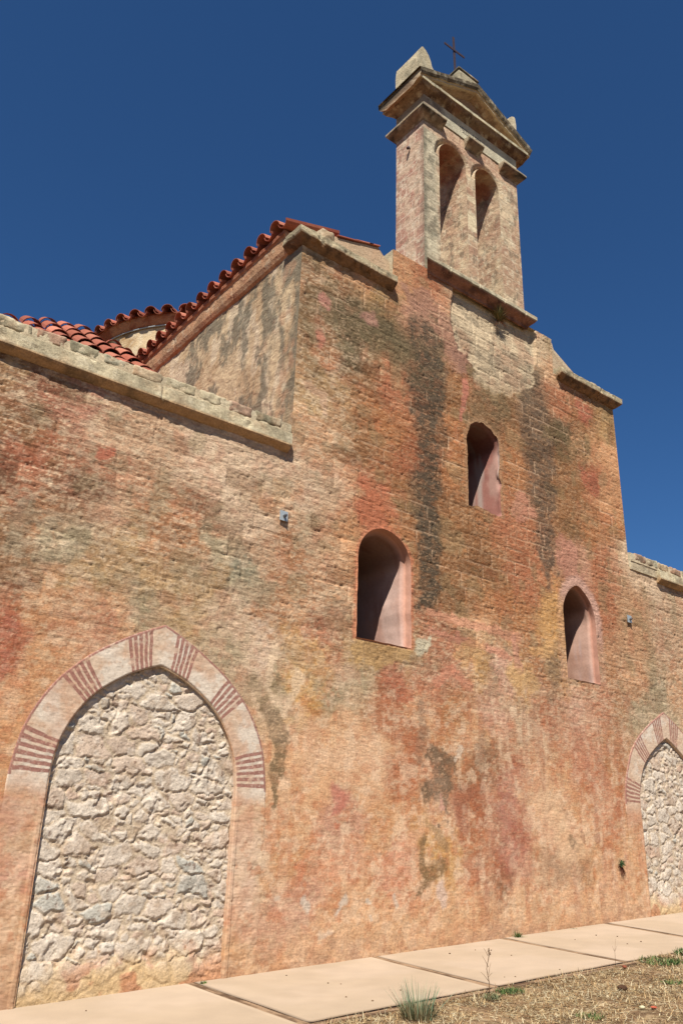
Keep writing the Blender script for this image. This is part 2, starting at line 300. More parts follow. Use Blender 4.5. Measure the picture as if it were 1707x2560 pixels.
EXPO = FP([(1040, 655), (1036, 700), (1033, 745), (1062, 775), (1078, 820), (1090, 870), (1125, 902), (1170, 915), (1218, 885), (1232, 830), (1228, 735), (1130, 690)])

WINS = {}                                               # openings: outline in facade x, z
def arch_outline(xl, xr, zb, zs, rise, n=22, point=0., wob=0., seed=3, lean=0., st=.06):
    cx = (xl+xr)/2; h = (xr-xl)/2; pts = [(xr, zb), (xr, (zb+zs)/2)]
    for t in np.linspace(0, math.pi, n):
        c = math.cos(t); s = math.sin(t)
        z = zs+rise*(s**(1-.0)*(1-point)+point*(1-abs(c)**1.25))
        pts.append((cx+h*c+lean*s, z))
    pts += [(xl, (zb+zs)/2), (xl, zb)]
    P = []
    pts = np.array(pts)
    for a, b in zip(pts, np.roll(pts, -1, 0)):
        m = max(1, int(np.hypot(*(b-a))/st))
        for i in range(m): P.append(a+(b-a)*i/m)
    P = np.array(P)
    if wob:
        nn = fbm(P, 4., 3, seed)-.5; c = P.mean(0); P = P+(P-c)/np.hypot(*(P-c).T)[:, None]*(nn*wob)[:, None]
    return P
WINS['a'] = arch_outline(8.71, 9.96, 4.86, 6.33, .62, wob=.03)
WINS['b'] = arch_outline(11.55, 12.53, 8.06, 9.62, .46, point=.15, wob=.16, seed=9)
WINS['c'] = arch_outline(14.36, 15.47, 4.95, 6.36, .70, point=.30, wob=.03, seed=5)
WINS['b'] += (WINS['b'][:, 1:2] < 8.35)*np.array([[.0, 0]])
# pointed arch: polar path, inner and outer arcs
def gothic(A, which, n=40):
    pr = np.array(A[which], float)[::-1]; pr = pr[np.argsort(-pr[:, 0])]
    t = np.concatenate([[0], np.cumsum(np.hypot(*(pr[1:]-pr[:-1]).T))]); tt = np.linspace(0, t[-1], n)
    # smooth through the measured half profile
    q = np.column_stack([np.interp(tt, t, pr[:, k]) for k in (0, 1)])
    for _ in range(int(n/5)): q[1:-1] = .25*q[:-2]+.5*q[1:-1]+.25*q[2:]
    left = [(A['cx']-x, A['zs']+z) for x, z in q]; right = [(A['cx']+x, A['zs']+z) for x, z in q[::-1]]
    return np.array(left+right[1:])
ARCH = [dict(cx=5.205, zs=2.31, di=1.345, do=1.865, i=[(1.345, 0), (1.325, .22), (1.27, .46), (1.15, .72), (1.01, .93), (.80, 1.14), (.47, 1.36), (.15, 1.495), (0, 1.54)],
             o=[(1.865, 0), (1.83, .32), (1.765, .61), (1.61, .93), (1.41, 1.22), (1.05, 1.56), (.58, 1.86), (.19, 2.06), (0, 2.14)]),
        dict(cx=17.77, zs=2.58, di=1.25, do=1.81, i=[(1.25, 0), (1.24, .2), (1.18, .42), (1.0, .77), (.71, 1.04), (.41, 1.24), (.14, 1.39), (0, 1.45)],
             o=[(1.81, 0), (1.79, .25), (1.68, .56), (1.44, 1.06), (1.10, 1.41), (.60, 1.74), (.2, 1.95), (0, 2.05)])]
def infill_outline(A, ex=0.):
    g = gothic(A, 'i', 40); g = (g-[A['cx'], A['zs']])*np.array([1+ex/A['di'], 1+ex/1.4])+[A['cx'], A['zs']]
    return np.vstack([[(A['cx']-A['di']-ex, gz(A['cx'])-.3)], g, [(A['cx']+A['di']+ex, gz(A['cx'])-.3)]])

def facade_color(P, det=True):
    """albedo at facade points"""
    N = len(P)
    wp = P+np.column_stack([fbm(P, 1.2, 5, 1, .62)-.5, fbm(P, 1.2, 5, 2, .62)-.5])*.95+np.column_stack([fbm(P, 9, 4, 3, .65)-.5, fbm(P, 9, 4, 4, .65)-.5])*.42
    col = np.zeros((N, 3))
    for s in range(0, N, 40000):
        q = wp[s:s+40000]; d2 = ((q[:, None, 0]-cpP[None, :, 0])**2+(q[:, None, 1]-cpP[None, :, 1])**2)
        wgt = 1/(d2+.012)**2.1; wgt /= wgt.sum(1)[:, None]; col[s:s+40000] = wgt@cpC
    up = ss(3.0, 5.5, P[:, 1])                          # upper wall: rough, layered render; lower: smoother
    # chipping: lighter flakes, darker worn skins, at several sizes
    st = P*np.array([1., 1.9]); bk = ss(7.4, 9.2, P[:, 0]+(fbm(P, .6, 3, 29)-.5)*2)*ss(4.6, 6.4, P[:, 1])*(1-ss(17.2, 18, P[:, 0]))
    n1 = fbm(st, 2.2, 4, 21); n2 = fbm(st, 7.5, 4, 22); n3 = fbm(st, 19, 3, 23); n4 = fbm(P, 3.1, 4, 24)
    col = mix(col, col*np.array([.84, .79, .74]), ss(.5, .68, n1)*.6)
    col = mix(col, alb((220, 188, 150)), ss(.52, .66, n2)*(.30+.12*up-.30*bk))
    col = mix(col, alb((224, 186, 144)), ss(.60, .70, n3)*(.26+.34*up-.28*bk))
    col = mix(col, col*np.array([.80, .72, .66]), ss(.56, .70, fbm(st, 12, 3, 25))*.6)
    col = mix(col, alb((190, 112, 76)), ss(.58, .74, n4)*.30)
    col = mix(col, alb((150, 130, 92)), ss(.60, .72, fbm(P, 2.4, 4, 26))*.40*up)
    # vertical run marks low on the wall
    vs = fbm(P*np.array([5.5, .9]), 1., 4, 27); col = mix(col, alb((234, 190, 152)), ss(.55, .70, vs)*.25*(1-up))
    col = mix(col, alb((236, 196, 160)), ss(.54, .64, fbm(P, 5, 5, 127, .62))*.5*(1-up)); col = mix(col, alb((196, 116, 72)), ss(.56, .66, fbm(P, 6.5, 5, 128, .62))*.45*(1-up))
    col = mix(col, alb((168, 98, 70)), ss(.56, .70, fbm(P*np.array([6.5, 1.3]), 1., 4, 28))*.34*(1-up)*ss(9, 11.5, P[:, 0]))
    col = mix(col, np.repeat((col@np.array([.35, .5, .15]))[:, None], 3, 1)*np.array([1.12, .98, .80]), (.16-.14*bk)*up)
    col = col*(1-(1-up)[:, None]*np.array([0, .01, .03]))*(1+bk[:, None]*np.array([.05, -.01, -.06]))
    col = col*(1-.10*bk)[:, None]
    # stains
    we = np.column_stack([fbm(P, 3.2, 5, 31)-.5, fbm(P, 3.2, 5, 32)-.5])
    wf = np.column_stack([fbm(P, 14, 3, 33)-.5, fbm(P, 14, 3, 34)-.5])
    for (Q, rad, c, k, e) in STF:
        rm = rad.max()*(1+e)+.35
        lo, hi = Q.min(0)-rm, Q.max(0)+rm
        m = np.where((P[:, 0] > lo[0]) & (P[:, 0] < hi[0]) & (P[:, 1] > lo[1]) & (P[:, 1] < hi[1]))[0]
        if not len(m): continue
        am = min(.30, rad.max()*.9)
        p = P[m]+we[m]*am*2.2+wf[m]*max(.10, am*.7); best = np.full(len(m), 9.)
        if len(Q) == 1: best = np.hypot(*(p-Q[0]).T)/max(rad[0], .01)
        for i in range(len(Q)-1):
            a, b = Q[i], Q[i+1]; ab = b-a; t = np.clip(((p-a)@ab)/max(ab@ab, 1e-9), 0, 1)
            r = rad[i]+(rad[i+1]-rad[i])*t
            best = np.minimum(best, np.hypot(*(p-a-t[:, None]*ab).T)/np.maximum(r, .01))
        al = k*(1-ss(1-e*.6, 1+e*.8, best))
        if sum(c) < .45: al = al*(.72+.28*ss(.40, .52, n2[m]))*(1-.6*ss(.66, .72, n3[m]))     # black streaks are broken by light chips
        col[m] = mix(col[m], c, al)
    # stone laid bare below the bell gable
    ex = expo_mask(P)
    sc = mix(np.tile(alb(STN), (N, 1)), alb((186, 150, 118)), ss(.4, .65, fbm(P, 2.5, 4, 41)))
    sc = mix(sc, alb((142, 124, 100)), ss(.55, .7, fbm(P, 4.5, 4, 42))*.6)
    jt, bid = joints(P)
    sc = sc*(.86+.28*bid[:, None]); sc = mix(sc, alb((226, 200, 164)), jt*.5)
    col = mix(col, sc, ex)
    # joints show through the render as thin lines, dark or filled pale
    jm = jt*ss(.44, .58, fbm(P, 1.1, 3, 43))*(.12+.5*up+.38*bk)*(1-ex)
    jk = ss(.47, .53, fbm(P, .9, 2, 45)); col = mix(col, alb((228, 184, 146)), jm*.55*jk); col = mix(col, col*np.array([.62, .55, .5]), jm*.6*(1-jk))
    bl = (bid-.5)*.62*ss(.40, .55, fbm(P, .7, 3, 46))*up*(1-ex); col = col*(1+bl[:, None]*np.array([.8, .9, 1.]))
    # plaster collars round the windows
    for k, (wd, c, kk) in dict(a=(.07, (206, 124, 88), .7), b=(.10, (180, 136, 98), .6), c=(.25, (206, 156, 134), .95)).items():
        W = WINS[k]; lo, hi = W.min(0)-.4, W.max(0)+.4
        m = np.where((P[:, 0] > lo[0]) & (P[:, 0] < hi[0]) & (P[:, 1] > lo[1]) & (P[:, 1] < hi[1]))[0]
        if not len(m): continue
        d, _ = polydist(P[m], W); d = d+(n2[m]-.5)*.10
        a = kk*(1-ss(wd*.6, wd*1.15, d))*(P[m][:, 1] > W[:, 1].min()-.02)
        if k == 'c': a = a*(.25+.75*ss(5.9, 6.5, P[m][:, 1]+(P[m][:, 0]-15)*.6))
        col[m] = mix(col[m], alb(c), a)
    # foot of the wall: damp, worn, grey-yellow skin
    hb = P[:, 1]-gz(P[:, 0])+(n4-.5)*.5
    col = mix(col, alb((214, 166, 122)), (1-ss(.15, .8, hb))*.35)
    col = mix(col, alb((168, 112, 78)), (1-ss(.0, .35, hb))*ss(.45, .6, n2)*.6)
    # the reds are earthy
    lackg = np.clip(.335*col[:, 0]-col[:, 1], 0, 1); col[:, 1] += .7*lackg; col[:, 2] += .35*lackg
    gl = (col@np.array([.3, .55, .15]))[:, None]; col = col*.93+gl*.07*np.array([1.05, 1., .9]); col = mix(col, alb((236, 200, 172)), .12*(1-up)*ss(.40, .6, fbm(P, 1.5, 4, 131)))
    return np.clip(col, .01, .6)
def expo_mask(P):
    q = P+np.column_stack([fbm(P, 2.2, 5, 51, .6)-.5, fbm(P, 2.2, 5, 52, .6)-.5])*(.12+.9*(1-ss(11.6, 12.5, P[:, 1])))[:, None]
    d, _ = polydist(q, EXPO); i = inside(q, EXPO); sd = np.where(i, d, -d)
    return ss(-.02, .05, sd)*ss(-.9, .3, sd+.9*(P[:, 1]-11.6))
RH = .285
def joints(P):
    z = P[:, 1]+.02*(fbm(P, .7, 2, 61)-.5)*2+.012*(vn(P*4, 62)-.5); row = np.floor(z/RH).astype(np.int64)
    bw = .52+.22*_h(row, row*0, row*0, 63); off = _h(row, row*0, row*0, 64)
    x = (P[:, 0]+.015*(vn(P*5, 65)-.5))/bw+off*3; cell = np.floor(x).astype(np.int64)
    dz = np.minimum(z-row*RH, (row+1)*RH-z); dx = np.minimum(x-cell, cell+1-x)*bw
    j = 1-ss(.004, .016, np.minimum(dz, dx)); return j, _h(row, cell, row*0, 66)
def facade_relief(P):
    """metres, positive = outwards"""
    st = P*np.array([.8, 2.9]); up = ss(3.0, 5.5, P[:, 1])
    h = (fbm(P, .8, 4, 71)-.5)*.034
    h += (fbm(st, 6, 4, 72)-.5)*(.004+.008*up)+(fbm(st, 17, 3, 73)-.5)*(.005+.008*up)
    rg = fbm(P*np.array([6, 26]), 1., 3, 74); h -= ss(.60, .74, rg)*.006*up
    pit = fbm(P, 13, 3, 75); h -= ss(.66, .76, pit)*(.005+.007*up)
    low = 1-ss(1.0, 2.8, P[:, 1]-gz(P[:, 0]))
    h += (fbm(P, 5, 4, 76)-.5)*.018*low
    j, bid = joints(P); ex = expo_mask(P)
    h -= j*(.004+.010*ss(.45, .6, fbm(P, 1.1, 3, 43)))*(.1+.9*up)+j*ex*.016
    h += (bid-.5)*.010*up
    h -= ex*(.02+.075*ss(12.2, 12.9, P[:, 1]))
    return h

# ------------------------------------------------------------------ church
church = empty('church', (12.05, Y0, float(gz(12.05))))
tag(church, 'old church front in peeling orange and pink plaster with a twin arched stone bell gable', 'church')

def clean_grid(xs, zs, keep, cuts, name, mat, parent, colf, relf, toY=lambda P, h: np.column_stack([P[:, 0], Y0-h, P[:, 1]]), pin=None, snapd=None):
    X, Z = np.meshgrid(xs, zs, indexing='ij'); P = np.column_stack([X.ravel(), Z.ravel()])
    nx, nz = X.shape; idx = np.arange(nx*nz).reshape(nx, nz)
    Q = np.stack([idx[:-1, :-1], idx[1:, :-1], idx[1:, 1:], idx[:-1, 1:]], -1).reshape(-1, 4)
    cen = P[Q].mean(1); k = keep(cen)
    for c in cuts:
        lo, hi = c.min(0)-.1, c.max(0)+.1
        m = np.where((cen[:, 0] > lo[0]) & (cen[:, 0] < hi[0]) & (cen[:, 1] > lo[1]) & (cen[:, 1] < hi[1]))[0]
        k[m] &= ~inside(cen[m], c)
    Qk = Q[k]; used = np.zeros(len(P), bool); used[Qk.ravel()] = True
    rem = np.zeros(len(P), bool); rem[Q[~k].ravel()] = True
    bd = used & rem; flat = np.zeros(len(P), bool)
    for c in cuts:
        lo, hi = c.min(0)-.1, c.max(0)+.1
        m = np.where(bd & (P[:, 0] > lo[0]) & (P[:, 0] < hi[0]) & (P[:, 1] > lo[1]) & (P[:, 1] < hi[1]))[0]
        if len(m):
            d, q = polydist(P[m], c); g = d < .06; P[m[g]] = q[g]; flat[m[g]] = True
    new = -np.ones(len(P), np.int64); new[used] = np.arange(used.sum())
    Pu = P[used]; h = relf(Pu); h[flat[used]] = 0
    if pin is not None: h = h*pin(Pu)
    return mesh_obj(name, toY(Pu, h), new[Qk], mat, parent, colf(Pu), smooth=True)

def span(a, b, d): return list(np.linspace(a, b, max(2, int(round((b-a)/d))+1)))[:-1]
BT = 13.30
xs = np.array(span(-6, 1.5, .12)+span(1.5, 7.17, .022)+span(7.17, 9.46, .0225)+span(9.46, 14.64, .023)+span(14.64, 17.0, .026)+span(17.0, 19.8, .028)+span(19.8, 30, .15)+[30])
zs = np.array(span(-2.2, -.5, .1)+span(-.5, 7.95, .023)+span(7.95, 12.35, .025)+span(12.35, BT, .025)+[BT])
def keep(c):
    x, z = c.T
    k = z < 7.95
    k |= (x > 7.17) & (x < 17.0) & (z < 12.35)
    k |= (x > 9.46) & (x < 14.64) & (z < BT)
    k &= z > gz(x)-.25
    return k
cuts = [infill_outline(A) for A in ARCH]+[WINS['a'], WINS['b'], WINS['c']]
def pin_edge(P):
    return np.clip(np.minimum(np.abs(P[:, 0]-7.17)/.05+(P[:, 1] < 8.0)*9, np.abs(P[:, 0]-17.0)/.05+(P[:, 1] < 8.0)*9), 0, 1)
clean_grid(xs, zs, keep, cuts, 'facade_wall', M_WALL, church, facade_color, facade_relief, pin=pin_edge)

# rubble that blocks the two great arches
def rubble(A, seed, name_col):
    o = infill_outline(A, .05); lo, hi = o.min(0), o.max(0)
    xs = np.arange(lo[0]-.02, hi[0]+.02, .0125 if A['cx'] < 10 else .016); zs = np.arange(gz(A['cx'])-.2, hi[1]+.02, .0125 if A['cx'] < 10 else .016)
    def fields(P):
        wv = P+np.column_stack([fbm(P, 3.5, 3, seed)-.5, fbm(P, 3.5, 3, seed+1)-.5])*.16+np.column_stack([fbm(P, 14, 3, seed+2)-.5, fbm(P, 14, 3, seed+3)-.5])*.07
        F1, F2, ID, V = worley(wv/np.array([.42, .22]), seed+5, .95)
        G1, G2, ID2, V2 = worley(wv/np.array([.20, .12]), seed+6, .9)
        z0 = ID[:, 0]*0
        big = _h(ID[:, 0], ID[:, 1], z0, seed+7) > .34
        e = np.where(big, (F2-F1), (G2-G1)*.62)
        rid = np.where(big, _h(ID[:, 0], ID[:, 1], z0+1, seed+8), _h(ID2[:, 0], ID2[:, 1], z0+2, seed+8))
        rid2 = np.where(big, _h(ID[:, 0], ID[:, 1], z0+3, seed+8), _h(ID2[:, 0], ID2[:, 1], z0+4, seed+8))
        v = np.where(big[:, None], V, V2*.6)
        return e, rid, rid2, v
    def rel(P):
        e, rid, rid2, v = fields(P)
        stone = ss(.05, .22+.1*rid2, e+(fbm(P, 20, 3, seed+9)-.5)*.12)
        hh = .006+.017*rid2
        h = -.060+stone*hh+stone*(v[:, 1]*-.02*(rid-.2)+v[:, 0]*.02*(rid2-.5))
        h += (fbm(P, 7, 4, seed+10)-.5)*.022+(fbm(P, 26, 3, seed+11)-.5)*.012
        h -= ss(.64, .76, fbm(P, 5, 4, seed+14))*.022
        low = 1-ss(.1, .5, P[:, 1]-gz(P[:, 0])+(fbm(P, 3, 3, seed+12)-.5)*.4)
        return np.minimum(h*(1-.5*low)+.006*low, .01)
    def colf(P):
        e, rid, rid2, v = fields(P); stone = ss(.06, .2, e)
        c = np.tile(alb((208, 182, 150)), (len(P), 1))
        s = mix(np.tile(alb((218, 198, 174)), (len(P), 1)), alb((206, 178, 152)), ss(.5, .9, rid))
        s = mix(s, alb((176, 174, 160)), ss(.90, .93, rid2)*.7)
        s = mix(s, alb((202, 164, 136)), (1-ss(.06, .1, rid2))*.7)
        s = s*(.88+.2*_h((rid*9999).astype(np.int64), 0*(rid*9).astype(np.int64), 0*(rid*9).astype(np.int64), 5))[:, None]
        c = mix(c, s, stone*.9)
        c = mix(c, alb((228, 208, 184)), ss(.58, .7, fbm(P, 9, 4, seed+15))*.5)
        c = mix(c, alb((170, 138, 108)), ss(.62, .74, fbm(P, 6, 4, seed+16))*.45)
        c = mix(c, alb((120, 88, 68)), ss(.74, .80, fbm(P, 11, 4, seed+18))*.7)
        low = 1-ss(.05, .55, P[:, 1]-gz(P[:, 0])+(fbm(P, 2.5, 4, seed+12)-.5)*.5)
        oc = mix(np.tile(alb((200, 134, 90)), (len(P), 1)), alb((216, 176, 126)), ss(.42, .55, fbm(P, 4, 3, seed+17)))
        c = np.clip(c*np.array([1.03, 1.03, 1.08]), 0, .55)
        return mix(c, oc, low*.85)
    def kp(c):
        return inside(c, o) & (c[:, 1] > gz(c[:, 0])-.15)
    ob = clean_grid(xs, zs, kp, [], 'rubble_infill', M_RUB, church, colf, rel)
    return ob
rubble(ARCH[0], 100, None)['label'] = 'pale rubble stone blocking the larger pointed archway'
rubble(ARCH[1], 200, None)['label'] = 'pale rubble stone blocking the far pointed archway'

# painted arch bands (plaster ring with dark red stripes)
STR = [((.0, .195), 6), ((.44, .59), 5), ((.79, .935), 5)]
def arch_band(A, seed):
    gi = gothic(A, 'i', 60); go = gothic(A, 'o', 60)
    # add jambs, resample both paths together
    zb = gz(A['cx'])-.15
    def path(g, d, top):
        jl = [(A['cx']-d, z) for z in np.linspace(zb, A['zs'], 40)[:-1]]; jr = [(A['cx']+d, z) for z in np.linspace(A['zs'], zb, 40)[1:]]
        return np.array(jl+list(g)+jr)
    pi, po = path(gi, A['di'], 0), path(go, A['do'], 0)
    s = np.concatenate([[0], np.cumsum(np.hypot(*(po[1:]-po[:-1]).T))]); S = s[-1]
    n = int(S/.010) if A['cx'] < 10 else int(S/.013); m = 44
    t = np.linspace(0, S, n); ix = np.interp(t, s, np.arange(len(s)))
    PI = np.column_stack([np.interp(ix, np.arange(len(pi)), pi[:, k]) for k in (0, 1)]); PO = np.column_stack([np.interp(ix, np.arange(len(po)), po[:, k]) for k in (0, 1)])
    u = np.linspace(0, 1, m); G = PI[:, None, :]*(1-u)[None, :, None]+PO[:, None, :]*u[None, :, None]
    P = G.reshape(-1, 2); U = np.tile(u, n); T = np.repeat(ix, m)
    # arc fraction per side
    a0, a1 = 39, 39+59; frac = np.where(T <= a1, (T-a0)/59., (2*a1-T-a0)/59.)
    side = np.where(T <= a1, 0, 1)
    nn = fbm(P, 9, 4, seed); nf = fbm(P, 40, 2, seed+1)
    c = mix(np.tile(alb((220, 188, 160)), (len(P), 1)), alb((228, 206, 184)), ss(.4, .6, fbm(P, 2.2, 3, seed+2)))
    c = mix(c, alb((206, 160, 128)), ss(.54, .68, nn)*.45); c = mix(c, alb((204, 152, 120)), ss(.5, .7, fbm(P, 1.7, 4, seed+3))*.4)
    ln = np.zeros(len(P)); wf = frac+(fbm(P, 6, 2, seed+4)-.5)*.008
    for (f0, f1), k in STR:
        for q in range(k):
            fc = f0+(f1-f0)*(q+.5)/k
            ln = np.maximum(ln, 1-ss(.0082, .0108, np.abs(wf-fc-(.004 if side is None else 0))))
    ln *= (U > .03)
    ol = 1-ss(.014, .030, np.abs((1-U)-.035)*abs(A['do']-A['di'])+(nf-.5)*.01); ol = ol*(frac > -.01)
    ln = np.maximum(ln, ol)*(1-.6*ss(.66, .74, nn))*(1-.3*ss(.6, .75, nf))
    c = mix(c, alb((160, 106, 92)), ln*.92)
    # jambs below the spring: plain pink plaster fading into the wall
    fj = 1-ss(-.08, .0, frac)
    wc = facade_color(P); pj = mix(np.tile(alb((218, 176, 150)), (len(P), 1)), alb((206, 154, 124)), ss(.45, .65, fbm(P, 3, 4, seed+6)))
    hb = P[:, 1]-gz(P[:, 0])+(fbm(P, 2, 3, seed+7)-.5)*.8
    pj = mix(pj, wc, 1-ss(.35, 1.2, hb)); pj = mix(pj, wc, .42+.45*ss(.45, .6, fbm(P, 1.6, 3, seed+8))+.25*ss(.6, 1, U)*(1-.0*U))
    c = mix(c, pj, fj)
    edge = np.minimum(U, 1-U)*abs(A['do']-A['di'])
    fade = np.where(frac > 0, 1, 1-ss(.0, .25, -frac))
    h = facade_relief(P)*(.25+.75*fj)*(.3+.7*(1-fade))
    h = facade_relief(P)+.016+(0-facade_relief(P))*.75*fade*(1-fj*.5)
    h -= (1-ss(0, .02, U*abs(A['do']-A['di'])))*.03; h -= (1-ss(0, .012, (1-U)*abs(A['do']-A['di'])))*.024*(1-fj)+(ss(.0, .3, -frac))*.013*(U > .15)
    h += (fbm(P, 14, 3, seed+5)-.5)*.008
    V = np.column_stack([P[:, 0], Y0-h, P[:, 1]])
    # inner return into the wall
    ret = V[::m].copy(); ret2 = ret.copy(); ret2[:, 1] = Y0+.11
    idx = np.arange(n*m).reshape(n, m); Q = np.stack([idx[:-1, :-1], idx[:-1, 1:], idx[1:, 1:], idx[1:, :-1]], -1).reshape(-1, 4)
    base = len(V); V = np.vstack([V, ret2]); r = np.arange(n-1); Q2 = np.stack([idx[:-1, 0], idx[1:, 0], base+r+1, base+r], -1)
    c = np.vstack([c, c[::m]])
    return mesh_obj('painted_arch', V, np.vstack([Q, Q2]), M_BAND, church, c, smooth=True)
arch_band(ARCH[0], 300)['label'] = 'pale plaster band with dark red stripes round the larger archway'
arch_band(ARCH[1], 320)['label'] = 'pale plaster band with dark red stripes round the far archway'

# windows: rebated plastered tunnels
def window(W, step, dep, inset, cols, label, rim=None, W2=None):
    mb = MB(); n = len(W); c = W.mean(0); zb = W[:, 1].min()
    def ringpts(O, y): return np.column_stack([O[:, 0], np.full(len(O), y), O[:, 1]])
    if W2 is None: W2 = W
    ins = W2.copy(); d = W2-c; ins = c+d*(1-inset/np.hypot(*d.T))[:, None]; ins[:, 1] = np.where(W[:, 1] < zb+.02, zb+.004, ins[:, 1]); ins[:, 1] = np.maximum(ins[:, 1], zb+.004)
    rings = []
    for y in np.linspace(Y0, Y0+step, 6): rings.append((W, y))
    rings.append((ins, Y0+step+.02))
    for y in np.linspace(Y0+step+.02, Y0+1.5, 22)[1:]: rings.append((ins, y))
    wide = c+(ins-c)*1.12
    for y in np.linspace(Y0+1.53, Y0+dep, 8): rings.append((wide, y))
    V = np.vstack([ringpts(o, y) for o, y in rings]); nr = len(rings)
    V[n:] += np.column_stack([fbm(V[n:], 3, 3, 7)-.5, 0*V[n:, 0], fbm(V[n:], 3, 3, 8)-.5])*.03
    F = [(r*n+i, r*n+(i+1) % n, (r+1)*n+(i+1) % n, (r+1)*n+i) for r in range(nr-1) for i in range(n)]
    k = len(V); V = np.vstack([V, [[c[0], Y0+dep, c[1]]]]); F += [((nr-1)*n+i, (nr-1)*n+(i+1) % n, k) for i in range(n)]
    q = V*np.array([1, 1, .45])
    cc = mix(np.tile(alb(cols[0]), (len(V), 1)), alb(cols[1]), ss(.42, .62, fbm(q, 3.2, 4, 12)))
    cc = mix(cc, alb(cols[2]), ss(.56, .68, fbm(V*np.array([1, 5, .35]), 1.6, 4, 13))*.7)
    cc = mix(cc, (.11, .055, .045), ss(Y0+1.5, Y0+1.53, V[:, 1]))  # dark brown past the plaster stands in for the unlit interior
    # sill, vault and the sunless jamb coloured darker to deepen the shade inside
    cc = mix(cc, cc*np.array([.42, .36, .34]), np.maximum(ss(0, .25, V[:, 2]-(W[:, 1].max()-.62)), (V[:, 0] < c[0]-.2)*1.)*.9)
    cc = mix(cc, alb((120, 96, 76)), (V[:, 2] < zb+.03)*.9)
    if rim: cc[:n*6] = mix(cc[:n*6], alb(rim), np.full(n*6, .7))
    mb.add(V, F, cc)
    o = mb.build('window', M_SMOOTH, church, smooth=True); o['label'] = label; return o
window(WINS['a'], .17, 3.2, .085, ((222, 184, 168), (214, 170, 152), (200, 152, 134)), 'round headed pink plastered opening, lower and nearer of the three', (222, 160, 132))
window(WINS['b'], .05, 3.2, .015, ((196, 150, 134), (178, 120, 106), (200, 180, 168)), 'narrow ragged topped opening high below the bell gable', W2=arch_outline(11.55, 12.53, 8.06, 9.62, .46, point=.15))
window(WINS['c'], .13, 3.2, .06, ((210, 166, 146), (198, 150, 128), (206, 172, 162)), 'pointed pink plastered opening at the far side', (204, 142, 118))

# ------------------------------------------------------------------ cut stone: cornices, ledges, mouldings
def stone_cols(V, base=(206, 180, 142), dark=(74, 66, 52), warm=(178, 118, 80), kd=.5, kw=.35, seed=0):
    c = mix(np.tile(alb(base), (len(V), 1)), alb(base)*.78, ss(.4, .65, fbm(V, 3, 4, seed)))
    c = mix(c, alb(warm), ss(.5, .68, fbm(V, 2.2, 4, seed+1))*kw)
    c = mix(c, alb(dark), ss(.50, .66, fbm(V, 5, 4, seed+2))*kd)
    c = mix(c, alb((228, 210, 178)), ss(.6, .7, fbm(V, 8, 3, seed+3))*.4)
    return c
def prof_sweep(prof, A, B, out, name, mat, parent, jit=.01, jw=None, cf=None, step=.035, seed=0, ends=True, miter=(0, 0), up=(0, 0, 1), fine=.04, chip=.0):
    """prof: closed list of (o, z); A->B path; out = outward unit vector; z along up"""
    A, B, out, up = map(lambda v: np.array(v, float), (A, B, out, up)); L = np.linalg.norm(B-A); t = (B-A)/L
    pr = []
    prof = [np.array(p, float) for p in prof]
    for a, b in zip(prof, prof[1:]+prof[:1]):
        m = max(1, int(np.hypot(*(b-a))/fine))
        for i in range(m): pr.append(a+(b-a)*i/m)
    pr = np.array(pr); n = len(pr); ns = max(2, int(L/step)); s = np.linspace(0, L, ns)
    V = []
    for si, sv in enumerate(s):
        e = -miter[0]*(1-sv/L)*0
        # mitre: ends run out with the projection
        tt = sv+pr[:, 0]*np.where(sv < 1e-6, -miter[0], 0)+pr[:, 0]*np.where(sv > L-1e-6, miter[1], 0)
        V.append(A[None]+t[None]*tt[:, None]+out[None]*pr[:, 0:1]+up[None]*pr[:, 1:2])
    V = np.vstack(V); Pn = np.repeat(pr[None], ns, 0).reshape(-1, 2); sv = np.repeat(s, n)
    d = (fbm(V, 7, 4, seed)-.5)*2*jit
    if chip: d -= ss(.62, .75, fbm(V, 4, 3, seed+7))*chip
    if jw:
        ph = np.mod(sv+jw*.37+.08*np.sin(np.floor(sv/jw)*5.1), jw); d -= (1-ss(.004, .014, np.minimum(ph, jw-ph)))*.018
    cen = pr.mean(0); dirp = Pn-cen; dirp /= np.maximum(np.hypot(*dirp.T), 1e-6)[:, None]
    front = ss(.0, .03, Pn[:, 0])
    V += out[None]*(dirp[:, 0]*d*front)[:, None]+up[None]*(dirp[:, 1]*d*front)[:, None]
    F = [(k*n+i, (k+1)*n+i, (k+1)*n+(i+1) % n, k*n+(i+1) % n) for k in range(ns-1) for i in range(n)]
    F = [f[::-1] for f in F]
    if ends: F += [tuple(range(n)), tuple(((ns-1)*n+i) for i in range(n))[::-1]]
    col = cf(V, Pn) if cf else stone_cols(V, seed=seed)
    o = mesh_obj(name, V, F, mat, parent, col, smooth=False); return o

def wing_col(V, P):
    c = stone_cols(V, (216, 196, 160), (120, 106, 84), (200, 148, 108), .35, .3, 400)
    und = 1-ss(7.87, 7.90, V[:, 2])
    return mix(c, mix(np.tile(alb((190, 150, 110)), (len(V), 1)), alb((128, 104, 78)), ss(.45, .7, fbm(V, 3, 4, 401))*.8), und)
CW = [(-.05, 7.78), (.01, 7.78), (.05, 7.80), (.115, 7.845), (.135, 7.87), (.135, 8.09), (.09, 8.12), (-.05, 8.12)]
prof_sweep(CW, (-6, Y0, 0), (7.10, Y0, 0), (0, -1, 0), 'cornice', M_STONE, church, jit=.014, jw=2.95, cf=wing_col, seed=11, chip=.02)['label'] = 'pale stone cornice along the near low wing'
prof_sweep(CW, (18.12, Y0, 0), (30, Y0, 0), (0, -1, 0), 'cornice', M_STONE, church, jit=.014, jw=2.95, cf=wing_col, seed=12, chip=.02)['label'] = 'pale stone cornice along the far low wing'
